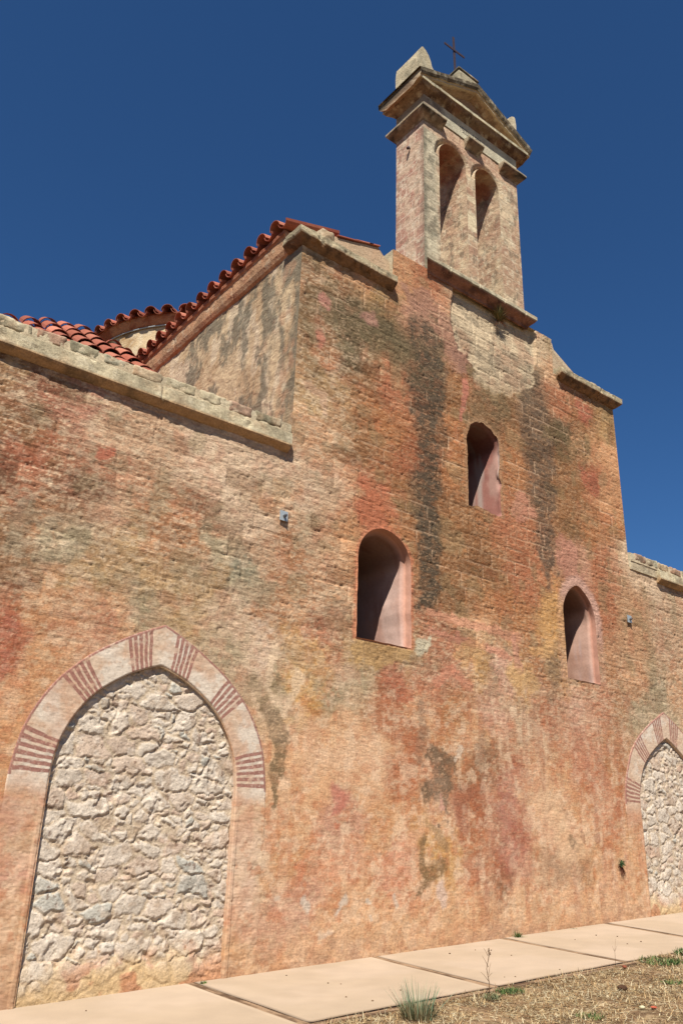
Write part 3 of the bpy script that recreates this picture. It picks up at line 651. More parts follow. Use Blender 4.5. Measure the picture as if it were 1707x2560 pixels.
# mortared top course: mortar bed and the separate stones on it
def box_stone(name, x0, x1, y0, y1, z0, z1, seed, col, parent, mat=M_STONE, rough=.02, res=.03, lab=None, rnd=.35):
    nx, ny, nz = [max(2, int((b-a)/res)) for a, b in ((x0, x1), (y0, y1), (z0, z1))]
    bx = {}; V = []; F = []
    def vid(i, j, k):
        if (i, j, k) not in bx: bx[(i, j, k)] = len(V); V.append((i/nx, j/ny, k/nz))
        return bx[(i, j, k)]
    for i in range(nx):
        for j in range(ny):
            F.append((vid(i, j, 0), vid(i, j+1, 0), vid(i+1, j+1, 0), vid(i+1, j, 0))); F.append((vid(i, j, nz), vid(i+1, j, nz), vid(i+1, j+1, nz), vid(i, j+1, nz)))
    for i in range(nx):
        for k in range(nz):
            F.append((vid(i, 0, k), vid(i+1, 0, k), vid(i+1, 0, k+1), vid(i, 0, k+1))); F.append((vid(i, ny, k), vid(i, ny, k+1), vid(i+1, ny, k+1), vid(i+1, ny, k)))
    for j in range(ny):
        for k in range(nz):
            F.append((vid(0, j, k), vid(0, j, k+1), vid(0, j+1, k+1), vid(0, j+1, k))); F.append((vid(nx, j, k), vid(nx, j+1, k), vid(nx, j+1, k+1), vid(nx, j, k+1)))
    U = np.array(V)*2-1; S = np.array([x1-x0, y1-y0, z1-z0])/2; c = np.array([x0+x1, y0+y1, z0+z1])/2
    r = min(S)*rnd; q = U*S; inner = np.clip(q, -(S-r), S-r); dd = q-inner; l = np.linalg.norm(dd, axis=1); m = l > 1e-9
    q[m] = inner[m]+dd[m]/l[m][:, None]*r
    V = q+c; nrm = dd+U*.3; nrm /= np.maximum(np.linalg.norm(nrm, axis=1), 1e-9)[:, None]
    V = V+nrm*((fbm(V, 9, 4, seed)-.5)*2*rough)[:, None]
    cc = stone_cols(V, col, seed=seed)
    o = mesh_obj(name, V, F, mat, parent, cc, smooth=True)
    if lab: o['label'] = lab
    return o
cm = lambda V, P: stone_cols(V, (214, 192, 158), (150, 130, 104), (206, 164, 128), .2, .2, 410)
prof_sweep([(-.30, 8.10), (.062, 8.10), (.062, 8.30), (.03, 8.315), (-.30, 8.315)], (-6, Y0, 0), (7.12, Y0, 0), (0, -1, 0), 'mortar_bed', M_STONE, church, jit=.010, cf=cm, seed=13)
prof_sweep([(-.30, 8.10), (.062, 8.10), (.062, 8.30), (.03, 8.315), (-.30, 8.315)], (17.02, Y0, 0), (30, Y0, 0), (0, -1, 0), 'mortar_bed', M_STONE, church, jit=.010, cf=cm, seed=14)
prof_sweep([(-.30, 7.9), (.03, 7.9), (.05, 8.10), (-.30, 8.10)], (17.02, Y0, 0), (18.16, Y0, 0), (0, -1, 0), 'mortar_bed', M_STONE, church, jit=.012, cf=cm, seed=15)
x = 1.62; k = 0
scols = [(196, 176, 142), (206, 186, 152), (188, 150, 124), (170, 156, 126), (204, 190, 158), (200, 172, 138)]
while x < 6.9:
    wd = .40+.16*rs.rand(); box_stone('parapet_stone', x, min(x+wd, 7.05), Y0-.066-.010*rs.rand(), Y0+.2, 8.13+.03*rs.rand(), 8.318+.02*rs.rand(), 500+k*5, scols[k % 6], church, rough=.03); x += wd+.05; k += 1
x = 17.2
while x < 21:
    wd = .38+.16*rs.rand(); box_stone('parapet_stone', x, x+wd, Y0-.066-.010*rs.rand(), Y0+.2, 8.13, 8.318+.02*rs.rand(), 500+k*5, scols[(k*2) % 6], church, rough=.03); x += wd+.05; k += 1

def blk_col(V, P):
    c = stone_cols(V, (206, 186, 150), (96, 88, 72), (190, 150, 110), .45, .25, 420)
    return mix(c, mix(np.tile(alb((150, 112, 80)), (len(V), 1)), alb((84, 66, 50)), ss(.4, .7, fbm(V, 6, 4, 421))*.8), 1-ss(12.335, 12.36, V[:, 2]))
CB = [(-.05, 12.20), (.01, 12.20), (.05, 12.225), (.12, 12.28), (.175, 12.34), (.185, 12.48), (.15, 12.51), (-.05, 12.51)]
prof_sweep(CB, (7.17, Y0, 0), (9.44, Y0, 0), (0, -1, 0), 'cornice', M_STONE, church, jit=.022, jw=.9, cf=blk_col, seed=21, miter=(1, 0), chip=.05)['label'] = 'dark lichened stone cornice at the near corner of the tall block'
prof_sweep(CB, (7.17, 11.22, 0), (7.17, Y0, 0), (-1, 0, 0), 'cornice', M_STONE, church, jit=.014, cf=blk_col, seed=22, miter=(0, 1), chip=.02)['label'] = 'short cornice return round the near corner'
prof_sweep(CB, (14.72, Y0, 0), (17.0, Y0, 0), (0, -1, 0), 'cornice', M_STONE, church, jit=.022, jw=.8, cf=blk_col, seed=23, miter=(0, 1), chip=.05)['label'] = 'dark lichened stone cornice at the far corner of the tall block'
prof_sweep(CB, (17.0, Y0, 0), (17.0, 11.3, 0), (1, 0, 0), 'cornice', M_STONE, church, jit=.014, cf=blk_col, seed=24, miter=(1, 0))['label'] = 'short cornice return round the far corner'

# gable slopes behind the two cornices, with the tile verge on top
def slab_poly(name, poly, y0, y1, colf, parent, mat=M_STONE, res=.05, seed=0, jit=.02):
    """solid with an x-z outline, extruded in y; front face gridded for colour and relief"""
    poly = np.array(poly, float); lo, hi = poly.min(0), poly.max(0)
    P = []
    for a, b in zip(poly, np.roll(poly, -1, 0)):
        m = max(1, int(np.hypot(*(b-a))/res))
        for i in range(m): P.append(a+(b-a)*i/m)
    P = np.array(P); n = len(P); ny = max(1, int((y1-y0)/res))
    V = np.vstack([np.column_stack([P[:, 0], np.full(n, y), P[:, 1]]) for y in np.linspace(y0, y1, ny+1)])
    e = (fbm(V, 6, 3, seed)-.5)*2*jit; c = poly.mean(0); d = V[:, [0, 2]]-c; d /= np.hypot(*d.T)[:, None]
    V[:, 0] += d[:, 0]*e; V[:, 2] += d[:, 1]*e
    F = [(r*n+i, (r+1)*n+i, (r+1)*n+(i+1) % n, r*n+(i+1) % n) for r in range(ny) for i in range(n)]
    F += [tuple(range(n)), tuple(ny*n+i for i in range(n))[::-1]]
    return mesh_obj(name, V, F, mat, parent, colf(V), smooth=False)
gc = lambda V: stone_cols(V, (206, 174, 140), (136, 112, 86), (190, 136, 104), .3, .4, 430)
slab_poly('gable_slope', [(7.40, 12.45), (9.46, 12.45), (9.46, 13.02), (9.30, 13.08), (9.14, 13.24), (8.1, 12.92), (7.80, 12.90), (7.62, 12.74)], Y0+.10, Y0+.6, gc, church, seed=431)
slab_poly('gable_slope', [(14.6, 12.40), (16.95, 12.40), (16.9, 12.52), (15.7, 12.72), (14.86, 13.14), (14.8, 13.3), (14.6, 13.3)], Y0+.10, Y0+.6, gc, church, seed=432)
for i, (a, b, z0, z1) in enumerate(((7.62, 7.95, 12.5, 12.90), (16.05, 16.62, 12.5, 12.70))):
    box_stone('parapet_stone', a, b, Y0+.0, Y0+.4, z0, z1, 440+i, (196, 180, 148), church, rough=.03)

# top and shoulder of the stepped base that carries the bell gable
def base_col(V):
    c = stone_cols(V, (212, 192, 160), (132, 122, 100), (206, 150, 120), .45, .45, 450); return c
def base_top():
    V = []; F = []
    # shoulder on the near side: vertical near face, sloping top up to the belfry side
    pts = [(9.46, Y0, 12.5), (9.46, Y0, BT), (9.46, Y0+.95, BT+.0), (9.46, Y0+.95, 12.5)]
    pts += [(10.37, Y0, 12.5), (10.37, Y0, BT+.10), (10.37, Y0+.95, BT+.65), (10.37, Y0+.95, 12.5)]
    return pts
def lattice(corners, nu, nv, seed, jit, colf, name, mat=M_STONE):
    a, b, c, d = [np.array(p, float) for p in corners]; U, Vv = np.meshgrid(np.linspace(0, 1, nu), np.linspace(0, 1, nv), indexing='ij')
    u = U.ravel()[:, None]; v = Vv.ravel()[:, None]; P = a*(1-u)*(1-v)+b*u*(1-v)+c*u*v+d*(1-u)*v
    nrm = np.cross(b-a, d-a); nrm = nrm/np.linalg.norm(nrm); edge = np.minimum.reduce([U.ravel(), 1-U.ravel(), Vv.ravel(), 1-Vv.ravel()]) > 1e-6
    P = P+nrm[None]*((fbm(P, 5, 4, seed)-.5)*2*jit*edge)[:, None]
    idx = np.arange(nu*nv).reshape(nu, nv); Q = np.stack([idx[:-1, :-1], idx[1:, :-1], idx[1:, 1:], idx[:-1, 1:]], -1).reshape(-1, 4)
    return P, Q
def multi(quads, name, mat, parent, colf, dens=.05, jit=.01, seed=0):
    Vs, Qs, n = [], [], 0
    for k, c in enumerate(quads):
        a, b, cc, d = [np.array(p, float) for p in c]
        nu = max(2, int(np.linalg.norm(b-a)/dens)+1); nv = max(2, int(np.linalg.norm(d-a)/dens)+1)
        P, Q = lattice(c, nu, nv, seed+k, jit, None, ''); Vs.append(P); Qs.append(Q+n); n += len(P)
    V = np.vstack(Vs); return mesh_obj(name, V, np.vstack(Qs), mat, parent, colf(V), smooth=True)
belfry_col_seed = 600
def pinkstone(V):                                       # flaking pink limewash over ashlar
    P = np.column_stack([V[:, 1]*1.0+V[:, 0], V[:, 2]])
    jt, bid = joints(P)
    c = mix(np.tile(alb((208, 176, 148)), (len(V), 1)), alb((188, 144, 122)), ss(.42, .58, fbm(V, 3.2, 4, 601)))
    c = mix(c, alb((172, 116, 98)), ss(.52, .68, fbm(V*np.array([1, 1, .6]), 6, 5, 602, .6))*.6)
    c = mix(c, alb((222, 200, 172)), ss(.58, .68, fbm(V, 7, 3, 603))*.7)
    c = mix(c, alb((140, 118, 98)), ss(.60, .70, fbm(V, 11, 3, 604))*.5)
    return mix(c, alb((230, 200, 174)), jt*.9)
def creamstone(V, seed=610):
    P = np.column_stack([V[:, 0]+V[:, 1], V[:, 2]+.11]); jt, bid = joints(P)
    c = mix(np.tile(alb((208, 180, 146)), (len(V), 1)), alb((188, 152, 122)), ss(.42, .6, fbm(V, 2.2, 4, seed)))
    c = c*(.88+.26*bid[:, None]); c = mix(c, alb((168, 122, 100)), ss(.56, .68, fbm(V, 3.5, 4, seed+1))*.5)
    c = mix(c, alb((120, 106, 88)), ss(.60, .70, fbm(V*np.array([1, 1, .7]), 6, 4, seed+2))*.6)
    c = mix(c, alb((228, 208, 176)), ss(.60, .7, fbm(V, 9, 3, seed+3))*.5)
    return mix(c, alb((228, 204, 172)), jt*.45)
def shoulder_col(V):
    return mix(creamstone(V), stone_cols(V, (200, 184, 152), (110, 106, 88), (200, 150, 120), .6, .2, 455), np.full(len(V), .6))
yb = Y0+.95
multi([((9.46, yb, 12.3), (9.46, Y0, 12.3), (9.46, Y0, BT), (9.46, yb, BT)),
       ((9.46, Y0, BT), (10.38, Y0, BT), (10.38, yb, BT+.62), (9.46, yb, BT-.02)),
       ((10.38, Y0, BT), (14.64, Y0, BT), (14.64, yb, BT), (10.38, yb, BT)),
       ((14.64, Y0, 12.3), (14.64, yb, 12.3), (14.64, yb, BT), (14.64, Y0, BT)),
       ((14.64, yb, 12.3), (9.46, yb, 12.3), (9.46, yb, BT), (14.64, yb, BT))], 'belfry_base', M_STONE, church, shoulder_col, jit=.02, seed=456)

# ------------------------------------------------------------------ the bell gable
BX0, BX1, BZ0, BZ1 = 10.38, 13.68, BT-.02, 17.84
belf = None
O1 = arch_outline(10.88, 11.79, 13.56, 16.88, .455, n=40, st=.03); O2 = arch_outline(12.10, 12.96, 13.56, 16.88, .43, n=40, st=.03)
def bel_front_col(P):
    V = np.column_stack([P[:, 0], np.full(len(P), Y0), P[:, 1]]); c = creamstone(V)
    g = stone_cols(V, (206, 190, 160), (104, 100, 84), (200, 170, 140), .7, .1, 620)
    c = mix(c, g, (1-ss(10.7, 10.9, P[:, 0]+(fbm(P, 3, 3, 621)-.5)*.2))*.85)
    # pink wash and the lichened arris at the near corner
    c = mix(c, alb((110, 102, 86)), (1-ss(.0, .16, P[:, 0]-BX0+(fbm(P, 5, 4, 622)-.5)*.2))*.6)
    # clean replacement blocks on the middle pier
    m = (P[:, 0] > 11.8) & (P[:, 0] < 12.1) & (((P[:, 1] > 15.15) & (P[:, 1] < 15.62)) | ((P[:, 1] > 16.0) & (P[:, 1] < 16.2)))
    c[m] = c[m]*.3+alb((232, 210, 172))*.7
    c = mix(c, alb((206, 158, 128)), ss(17.3, 17.4, P[:, 1])*.45)
    return c
def bel_rel(P):
    j, bid = joints(P+np.array([0, .11])); h = (fbm(P, 3, 3, 631)-.5)*.012+(fbm(P, 14, 3, 632)-.5)*.010-j*.007
    for c in ((11.335, 16.88, .455), (12.53, 16.88, .43)):      # moulded ring cut round each arch head
        d = np.hypot(P[:, 0]-c[0], P[:, 1]-c[1]); d = np.where(P[:, 1] < c[1], np.abs(P[:, 0]-c[0]), d)
        k = (d < c[2]+.135)*ss(16.6, 16.9, P[:, 1]) if False else ((d < c[2]+.135) & (P[:, 1] > 16.80))
        h = np.where(k, -(1-ss(c[2], c[2]+.12, d))*.11-.022, h)
    m = (P[:, 0] > 10.93) & (P[:, 0] < 13.0)
    return h
belf = clean_grid(np.array(span(BX0, BX1, .022)+[BX1]), np.array(span(BZ0, BZ1, .022)+[BZ1]), lambda c: np.ones(len(c), bool), [O1, O2], 'belfry', M_STONE, church, bel_front_col, bel_rel,
                  pin=lambda P: np.clip(np.minimum(P[:, 0]-BX0, BX1-P[:, 0])/.03, 0, 1))
# flat verts at the arch heads must meet the recessed ring: jambs are built as their own sub-part from slightly behind
def jamb(O, cx, r, zs):
    n = len(O); rows = np.array([0, .0]+list(np.linspace(.12, .95, 36))); V = []
    for k, dy in enumerate(rows): V.append(np.column_stack([O[:, 0], np.full(n, Y0+dy), O[:, 1]]))
    V = np.vstack(V); q = V.copy(); V[n*2:, 0] += (fbm(q[n*2:], 6, 3, 641)-.5)*.03; V[n*2:, 2] += (fbm(q[n*2:], 6, 3, 642)-.5)*.03
    F = [(r_*n+i, r_*n+(i+1) % n, (r_+1)*n+(i+1) % n, (r_+1)*n+i) for r_ in range(len(rows)-1) for i in range(n)]
    c = creamstone(V, 645); c = mix(c, alb((182, 132, 110)), ss(.5, .66, fbm(V, 2.5, 4, 646))*.35)
    c = mix(c, alb((156, 84, 62)), ss(.45, .6, fbm(V, 2.5, 4, 647))*ss(16.4, 17.0, V[:, 2])*.6)
    return mesh_obj('jamb', V, F, M_STONE, belf, c, smooth=False)
jamb(O1, 11.335, .455, 16.88); jamb(O2, 12.53, .43, 16.88)
# sides, back (with the openings) and top of the bell gable
clean_grid(np.array(span(BX0, BX1, .06)+[BX1]), np.array(span(BZ0, BZ1+.44, .06)+[BZ1+.44]), lambda c: np.ones(len(c), bool), [O1, O2], 'rear_face', M_STONE, belf,
           lambda P: creamstone(np.column_stack([P[:, 0], np.full(len(P), yb), P[:, 1]])), lambda P: 0*P[:, 0], toY=lambda P, h: np.column_stack([P[:, 0], np.full(len(P), Y0+.95), P[:, 1]]))
multi([((BX0, yb, BZ0-.1), (BX0, Y0, BZ0-.1), (BX0, Y0, BZ1), (BX0, yb, BZ1))], 'side_face', M_STONE, belf, lambda V: mix(pinkstone(V), alb((112, 92, 78)), (1-ss(.0, .16, V[:, 1]-Y0+(fbm(V, 4, 4, 651)-.5)*.3))*.5), dens=.025, jit=.008, seed=650)['label'] = 'near side flaking pink limewash'
multi([((BX1, Y0, BZ0-.1), (BX1, yb, BZ0-.1), (BX1, yb, BZ1), (BX1, Y0, BZ1))], 'side_face', M_STONE, belf, creamstone, dens=.05, jit=.006, seed=652)
# ledge under the openings
def led_col(V, P):
    c = stone_cols(V, (206, 188, 156), (84, 78, 64), (190, 150, 120), .5, .2, 660)
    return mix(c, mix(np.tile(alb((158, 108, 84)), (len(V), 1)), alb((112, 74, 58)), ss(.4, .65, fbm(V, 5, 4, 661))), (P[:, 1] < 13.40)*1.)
LE = [(-.02, 13.18), (.02, 13.18), (.03, 13.24), (.075, 13.29), (.14, 13.35), (.19, 13.42), (.19, 13.51), (.15, 13.555), (-.02, 13.56)]
prof_sweep(LE, (10.46, Y0, 0), (13.72, Y0, 0), (0, -1, 0), 'ledge', M_STONE, belf, jit=.010, jw=.85, cf=led_col, seed=31, miter=(1, 1), chip=.02)
multi([((BX0, Y0, 13.562), (BX1, Y0, 13.562), (BX1, yb, 13.562), (BX0, yb, 13.562))], 'sill', M_STONE, belf, creamstone, dens=.06, jit=.004, seed=33)
# capitals
def cap_col(V, P=None):
    c = stone_cols(V, (152, 126, 98), (52, 46, 38), (146, 98, 70), .8, .45, 670)
    return mix(c, alb((206, 186, 154)), ss(17.815, 17.825, V[:, 2])*.7)
def capital(x0, x1, left, right, lab):
    """abacus block round a pier head: x0..x1 is the pier; projects .19 in front and on free sides"""
    prof = [(.0, 17.56), (.012, 17.58), (.02, 17.60), (.05, 17.63), (.11, 17.68), (.165, 17.74), (.18, 17.775), (.19, 17.78), (.19, 17.835), (.0, 17.842)]
    rings = []
    n = 12
    for o, z in prof:
        a = x0-o*(1 if left == 2 else .0); b = x1+o*(1 if right == 2 else .0)
        if left == 1: a = x0-o*.12
        if right == 1: b = x1+o*.12
        y1 = yb+(o if (left == 2 or right == 2) else 0)
        f = [(a+(b-a)*t, Y0-o) for t in np.linspace(0, 1, n)]
        s1 = [(b, Y0-o+(y1-Y0+o)*t) for t in np.linspace(0, 1, n)][1:]
        bk = [(b+(a-b)*t, y1) for t in np.linspace(0, 1, n)][1:]
        s2 = [(a, y1+(Y0-o-y1)*t) for t in np.linspace(0, 1, n)][1:-1]
        rings.append([(px, py, z) for px, py in f+s1+bk+s2])
    m = len(rings[0]); V = np.array([p for r in rings for p in r]); V[:, 2] += (fbm(V, 9, 3, 671)-.5)*.012; V[:, 1] += (fbm(V, 9, 3, 672)-.5)*.012
    F = [(r*m+i, r*m+(i+1) % m, (r+1)*m+(i+1) % m, (r+1)*m+i) for r in range(len(rings)-1) for i in range(m)]
    F += [tuple(range(m))[::-1], tuple((len(rings)-1)*m+i for i in range(m))]
    o = mesh_obj('capital', V, F, M_STONE, belf, cap_col(V)); o['label'] = lab; return o
capital(10.378, 10.97, 2, 1, 'near capital wrapping the corner'); capital(11.77, 12.27, 1, 1, 'middle capital between the two arches'); capital(13.02, 13.682, 1, 2, 'far capital wrapping the corner')
# frieze block
def fr_col(V):
    c = stone_cols(V, (214, 200, 170), (150, 138, 118), (206, 178, 146), .3, .2, 680)
    return mix(c, stone_cols(V, (176, 152, 128), (100, 88, 72), (170, 130, 104), .5, .3, 681), 1-ss(10.9, 11.15, V[:, 0]+(fbm(V, 4, 3, 682)-.5)*.3))
fz = Y0-.022
multi([((BX0-.004, fz, 17.845), (BX1+.004, fz, 17.845), (BX1+.004, fz, 18.38), (BX0-.004, fz, 18.38)),
       ((BX0-.004, yb+.004, 17.845), (BX0-.004, fz, 17.845), (BX0-.004, fz, 18.38), (BX0-.004, yb+.004, 18.38)),
       ((BX1+.004, fz, 17.845), (BX1+.004, yb+.004, 17.845), (BX1+.004, yb+.004, 18.38), (BX1+.004, fz, 18.38)),
       ((BX0-.004, fz, 17.845), (BX0-.004, yb, 17.845), (BX1+.004, yb, 17.845), (BX1+.004, fz, 17.845))], 'frieze', M_STONE, belf, fr_col, dens=.04, jit=.003, seed=683)
# carved dates
M_INK = metal('dark_carving', (.05, .045, .04), .9, 0)
def seg_digit(ch, x, z, w_, h_, y, mb):
    S = dict(T=((0, 1), (1, 1)), M=((0, .5), (1, .5)), B=((0, 0), (1, 0)), a=((0, .5), (0, 1)), b=((1, .5), (1, 1)), c=((0, 0), (0, .5)), d=((1, 0), (1, .5)), I=((.5, 0), (.5, 1)), i=((.2, .8), (.5, 1)))
    for k in {'1': 'Ii', '9': 'TMabdB', '0': 'TBabcd'}[ch]:
        (x0, z0), (x1, z1) = S[k]; p = np.array([x+x0*w_, z+z0*h_]); q = np.array([x+x1*w_, z+z1*h_]); t = (q-p)/np.hypot(*(q-p)); n = np.array([-t[1], t[0]])*.007; p = p-t*.006; q = q+t*.006
        pts = [p-n, q-n, q+n, p+n]; V = [(a[0], yy, a[1]) for yy in (y-.003, y+.004) for a in pts]
        mb.add(V, [(0, 1, 2, 3), (7, 6, 5, 4), (0, 4, 5, 1), (1, 5, 6, 2), (2, 6, 7, 3), (3, 7, 4, 0)])
for x00, txt in ((11.60, '1900'), (12.06, '1901')):
    for i, ch in enumerate(txt):
        mb = MB(); seg_digit(ch, x00+.078*i, 18.02, .045, .15, fz, mb); mb.build('carved_digit', M_INK, belf)
# horizontal cornice of the pediment
def cor_col(V, P):
    c = stone_cols(V, (214, 198, 164), (70, 62, 50), (196, 160, 122), .45, .2, 690)
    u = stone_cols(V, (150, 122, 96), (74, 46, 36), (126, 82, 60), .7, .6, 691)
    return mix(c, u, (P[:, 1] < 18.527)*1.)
CO = [(-.02, 18.34), (.005, 18.34), (.03, 18.37), (.07, 18.405), (.12, 18.43), (.17, 18.455), (.205, 18.49), (.22, 18.525), (.245, 18.53), (.245, 18.605), (.20, 18.625), (-.02, 18.63)]
prof_sweep(CO, (BX0, Y0, 0), (BX1, Y0, 0), (0, -1, 0), 'pediment_cornice', M_STONE, belf, jit=.006, cf=cor_col, seed=41, miter=(1, 1), chip=.008)
prof_sweep(CO, (BX0, yb, 0), (BX0, Y0, 0), (-1, 0, 0), 'pediment_cornice', M_STONE, belf, jit=.006, cf=cor_col, seed=42, miter=(1, 1), chip=.008)
prof_sweep(CO, (BX1, Y0, 0), (BX1, yb, 0), (1, 0, 0), 'pediment_cornice', M_STONE, belf, jit=.006, cf=cor_col, seed=43, miter=(1, 1))
# pediment body (tympanum) and raking cornices
slab_poly('tympanum', [(10.30, 18.60), (13.76, 18.60), (13.76, 18.66), (12.03, 19.40), (10.30, 18.66)], Y0+.01, yb, lambda V: stone_cols(V, (190, 150, 116), (84, 52, 40), (150, 96, 66), .6, .6, 695), belf, seed=44, jit=.004)
def rake_col(V, P):
    c = stone_cols(V, (112, 98, 78), (48, 42, 34), (130, 108, 84), .6, .3, 700)
    c = mix(c, stone_cols(V, (222, 196, 158), (150, 124, 96), (206, 164, 124), .25, .3, 701), ((P[:, 1] < .125) & (P[:, 1] > .05))*1.)
    u = stone_cols(V, (190, 154, 120), (92, 60, 44), (160, 112, 82), .5, .4, 702)
    return mix(c, u, (P[:, 0] < .2)*(P[:, 1] < .09)*1.)
sl = math.atan2(.86, 1.98); dr = (math.cos(sl), math.sin(sl))
RK = [(-.98, .0), (.0, .0), (.03, .01), (.10, .045), (.20, .065), (.235, .075), (.24, .12), (.27, .13), (.30, .19), (.31, .28), (.28, .30), (-1.22, .30), (-1.25, .19), (-1.19, .12)]
ax, az = 12.03, 19.635-.30/math.cos(sl)
for sgn in (-1, 1):
    upv = np.array([sgn*math.sin(sl), 0, math.cos(sl)]); dirv = np.array([sgn*math.cos(sl), 0, -math.sin(sl)])
    Lr = 1.97/math.cos(sl); A = np.array([ax, Y0, az]); B = A+dirv*Lr
    # mitre at the apex: start plane vertical -> handled by clipping vertices to x = ax
    o = prof_sweep(RK, A-dirv*.0, B, (0, -1, 0), 'raking_cornice', M_STONE, belf, jit=.006, cf=rake_col, seed=45+sgn, up=upv, chip=.01)
    me = o.data; n = len(me.vertices); co = np.empty(n*3, np.float32); me.vertices.foreach_get('co', co); co = co.reshape(-1, 3)
    # slide the upper end along the rake until the vertical centre plane
    s_ = (co[:, 0]-ax)*sgn; tt = (co-A)@dirv; first = tt < .05
    co[first] -= dirv[None]*(s_[first]/math.cos(sl))[:, None]
    co[first, 0] = ax+sgn*.002
    # lower end cut vertical as well
    last = tt > Lr-.05; ex = (ax+sgn*1.97-co[last][:, 0])*sgn; co[last] += dirv[None]*(ex/math.cos(sl))[:, None]
    me.vertices.foreach_set('co', co.ravel()); me.update()
    o['label'] = 'near sloping cornice with black lichen' if sgn < 0 else 'far sloping cornice with black lichen'
# acroteria
def acr_col(V): return stone_cols(V, (208, 188, 154), (110, 104, 86), (188, 150, 122), .5, .25, 710)
def curve_profile(x0, sg):
    pts = [(0, 18.80), (0, 19.62), (.03, 19.86), (.07, 19.885), (.16, 19.84), (.26, 19.74), (.33, 19.58), (.36, 19.44), (.44, 19.34), (.60, 19.27), (.78, 19.22), (.80, 19.0)]
    return [(x0+sg*a, z) for a, z in pts]
for x0, sg, zf in ((10.29, 1, 0), (13.77, -1, 0)):
    o = slab_poly('acroterion', curve_profile(x0, sg), Y0-.04, yb-.06, acr_col, belf, seed=46+sg, jit=.010)
    o['label'] = 'scrolled corner block at the near end' if sg > 0 else 'scrolled corner block at the far end'
ped = box_stone('pedestal', 11.68, 12.38, Y0+.02, yb-.15, 19.2, 20.20, 720, (186, 170, 140), belf, rough=.006, res=.06, rnd=.04)
box_stone('pedestal_cap', 11.66, 12.40, Y0-.0, yb-.13, 20.203, 20.27, 722, (110, 100, 80), belf, rough=.004, res=.06, rnd=.2)
# iron cross
def tube(mb, pts, r, n=8, col=(.5, .5, .5), r1=None):
    pts = [np.array(p, float) for p in pts]; m = len(pts); V = []
    for i, p in enumerate(pts):
        t = pts[min(i+1, m-1)]-pts[max(i-1, 0)]; t /= max(np.linalg.norm(t), 1e-9); a = np.cross(t, (0.13, .2, 1.) if abs(t[2]) < .9 else (1, 0.1, 0)); a /= np.linalg.norm(a); b = np.cross(t, a)
        rr = r if r1 is None else r+(r1-r)*i/(m-1)
        V += [p+rr*(a*math.cos(q)+b*math.sin(q)) for q in np.linspace(0, 2*math.pi, n, endpoint=False)]
    F = [(i*n+j, i*n+(j+1) % n, (i+1)*n+(j+1) % n, (i+1)*n+j) for i in range(m-1) for j in range(n)]+[tuple(range(n))[::-1], tuple((m-1)*n+j for j in range(n))]
    mb.add(V, F, col)
def bar(mb, A, B, w_, t_, col=(.5, .5, .5), wd=(1, 0, 0)):
    A, B, wd = [np.array(v, float) for v in (A, B, wd)]; d = B-A; d /= np.linalg.norm(d); wd = wd-d*(wd@d); wd /= np.linalg.norm(wd); td = np.cross(d, wd)
    V = [P+s1*wd*w_/2+s2*td*t_/2 for P in (A, B) for s1, s2 in ((-1, -1), (1, -1), (1, 1), (-1, 1))]
    mb.add(V, [(3, 2, 1, 0), (4, 5, 6, 7), (0, 1, 5, 4), (1, 2, 6, 5), (2, 3, 7, 6), (3, 0, 4, 7)], col)
mb = MB(); cy_ = 11.27
bar(mb, (12.045, cy_, 20.24), (12.0, cy_, 22.02), .068, .022); bar(mb, (11.63, cy_-.021, 21.50), (12.38, cy_-.023, 21.53), .062, .022, wd=(0, 0, 1))
tube(mb, [(12.05, cy_, 20.24), (12.04, cy_, 20.34)], .05, 10)
mb.build('cross', M_RUST, belf)
# small lamp bracket on the near side of the bell gable
mb = MB(); tube(mb, [(BX0, 11.25, 17.02), (BX0-.06, 11.25, 17.0)], .018); tube(mb, [(BX0-.05, 11.25, 17.02), (BX0-.10, 11.23, 16.95)], .04, 10, r1=.03)
mb.build('bracket', M_RUST, belf)

# ------------------------------------------------------------------ tall block: side wall, eaves, roofs
def side_col(V):
    P = np.column_stack([V[:, 1], V[:, 2]]); st = P*np.array([1, .35])
    c = mix(np.tile(alb((212, 182, 144)), (len(V), 1)), alb((190, 158, 122)), ss(.42, .62, fbm(P, 1.3, 4, 801)))
    c = mix(c, alb((222, 198, 168)), ss(.52, .66, fbm(st, 4.5, 4, 802))*.6)
    near = 1-ss(.3, 1.9, V[:, 1]-Y0)
    c = mix(c, alb((112, 104, 88)), ss(.50-.06*0, .62, fbm(P*np.array([1, .45])+np.column_stack([fbm(P, 5, 4, 807)-.5]*2)*.25, 2.6, 6, 803, .62)+near*.11-.03)*.8)
    c = mix(c, alb((196, 144, 110)), ss(.60, .68, fbm(P, 2.6, 4, 804))*near*.45)
    c = mix(c, alb((148, 132, 108)), ss(.55, .68, fbm(st, 7, 4, 805))*.5*(.3+near))
    return c
yl = np.array(span(Y0, 18.2, .04)+[18.2]); zl = np.array(span(8.0, 12.3, .04)+[12.3])
def yz_grid(x, ys, zs, name, colf, sgn, relamp, seed, parent=church, mat=M_WALL):
    A, B = np.meshgrid(ys, zs, indexing='ij'); P = np.column_stack([A.ravel(), B.ravel()])
    h = (fbm(P, 1, 4, seed)-.5)*.04+(fbm(P*np.array([1, 2]), 8, 4, seed+1)-.5)*relamp; h *= np.clip((P[:, 0]-ys[0])/.05, 0, 1)
    V = np.column_stack([x+sgn*h, P[:, 0], P[:, 1]]); idx = np.arange(len(P)).reshape(len(ys), len(zs))
    Q = np.stack([idx[:-1, :-1], idx[1:, :-1], idx[1:, 1:], idx[:-1, 1:]], -1).reshape(-1, 4)
    return mesh_obj(name, V, Q if sgn > 0 else Q[:, ::-1], mat, parent, colf(V), smooth=True)
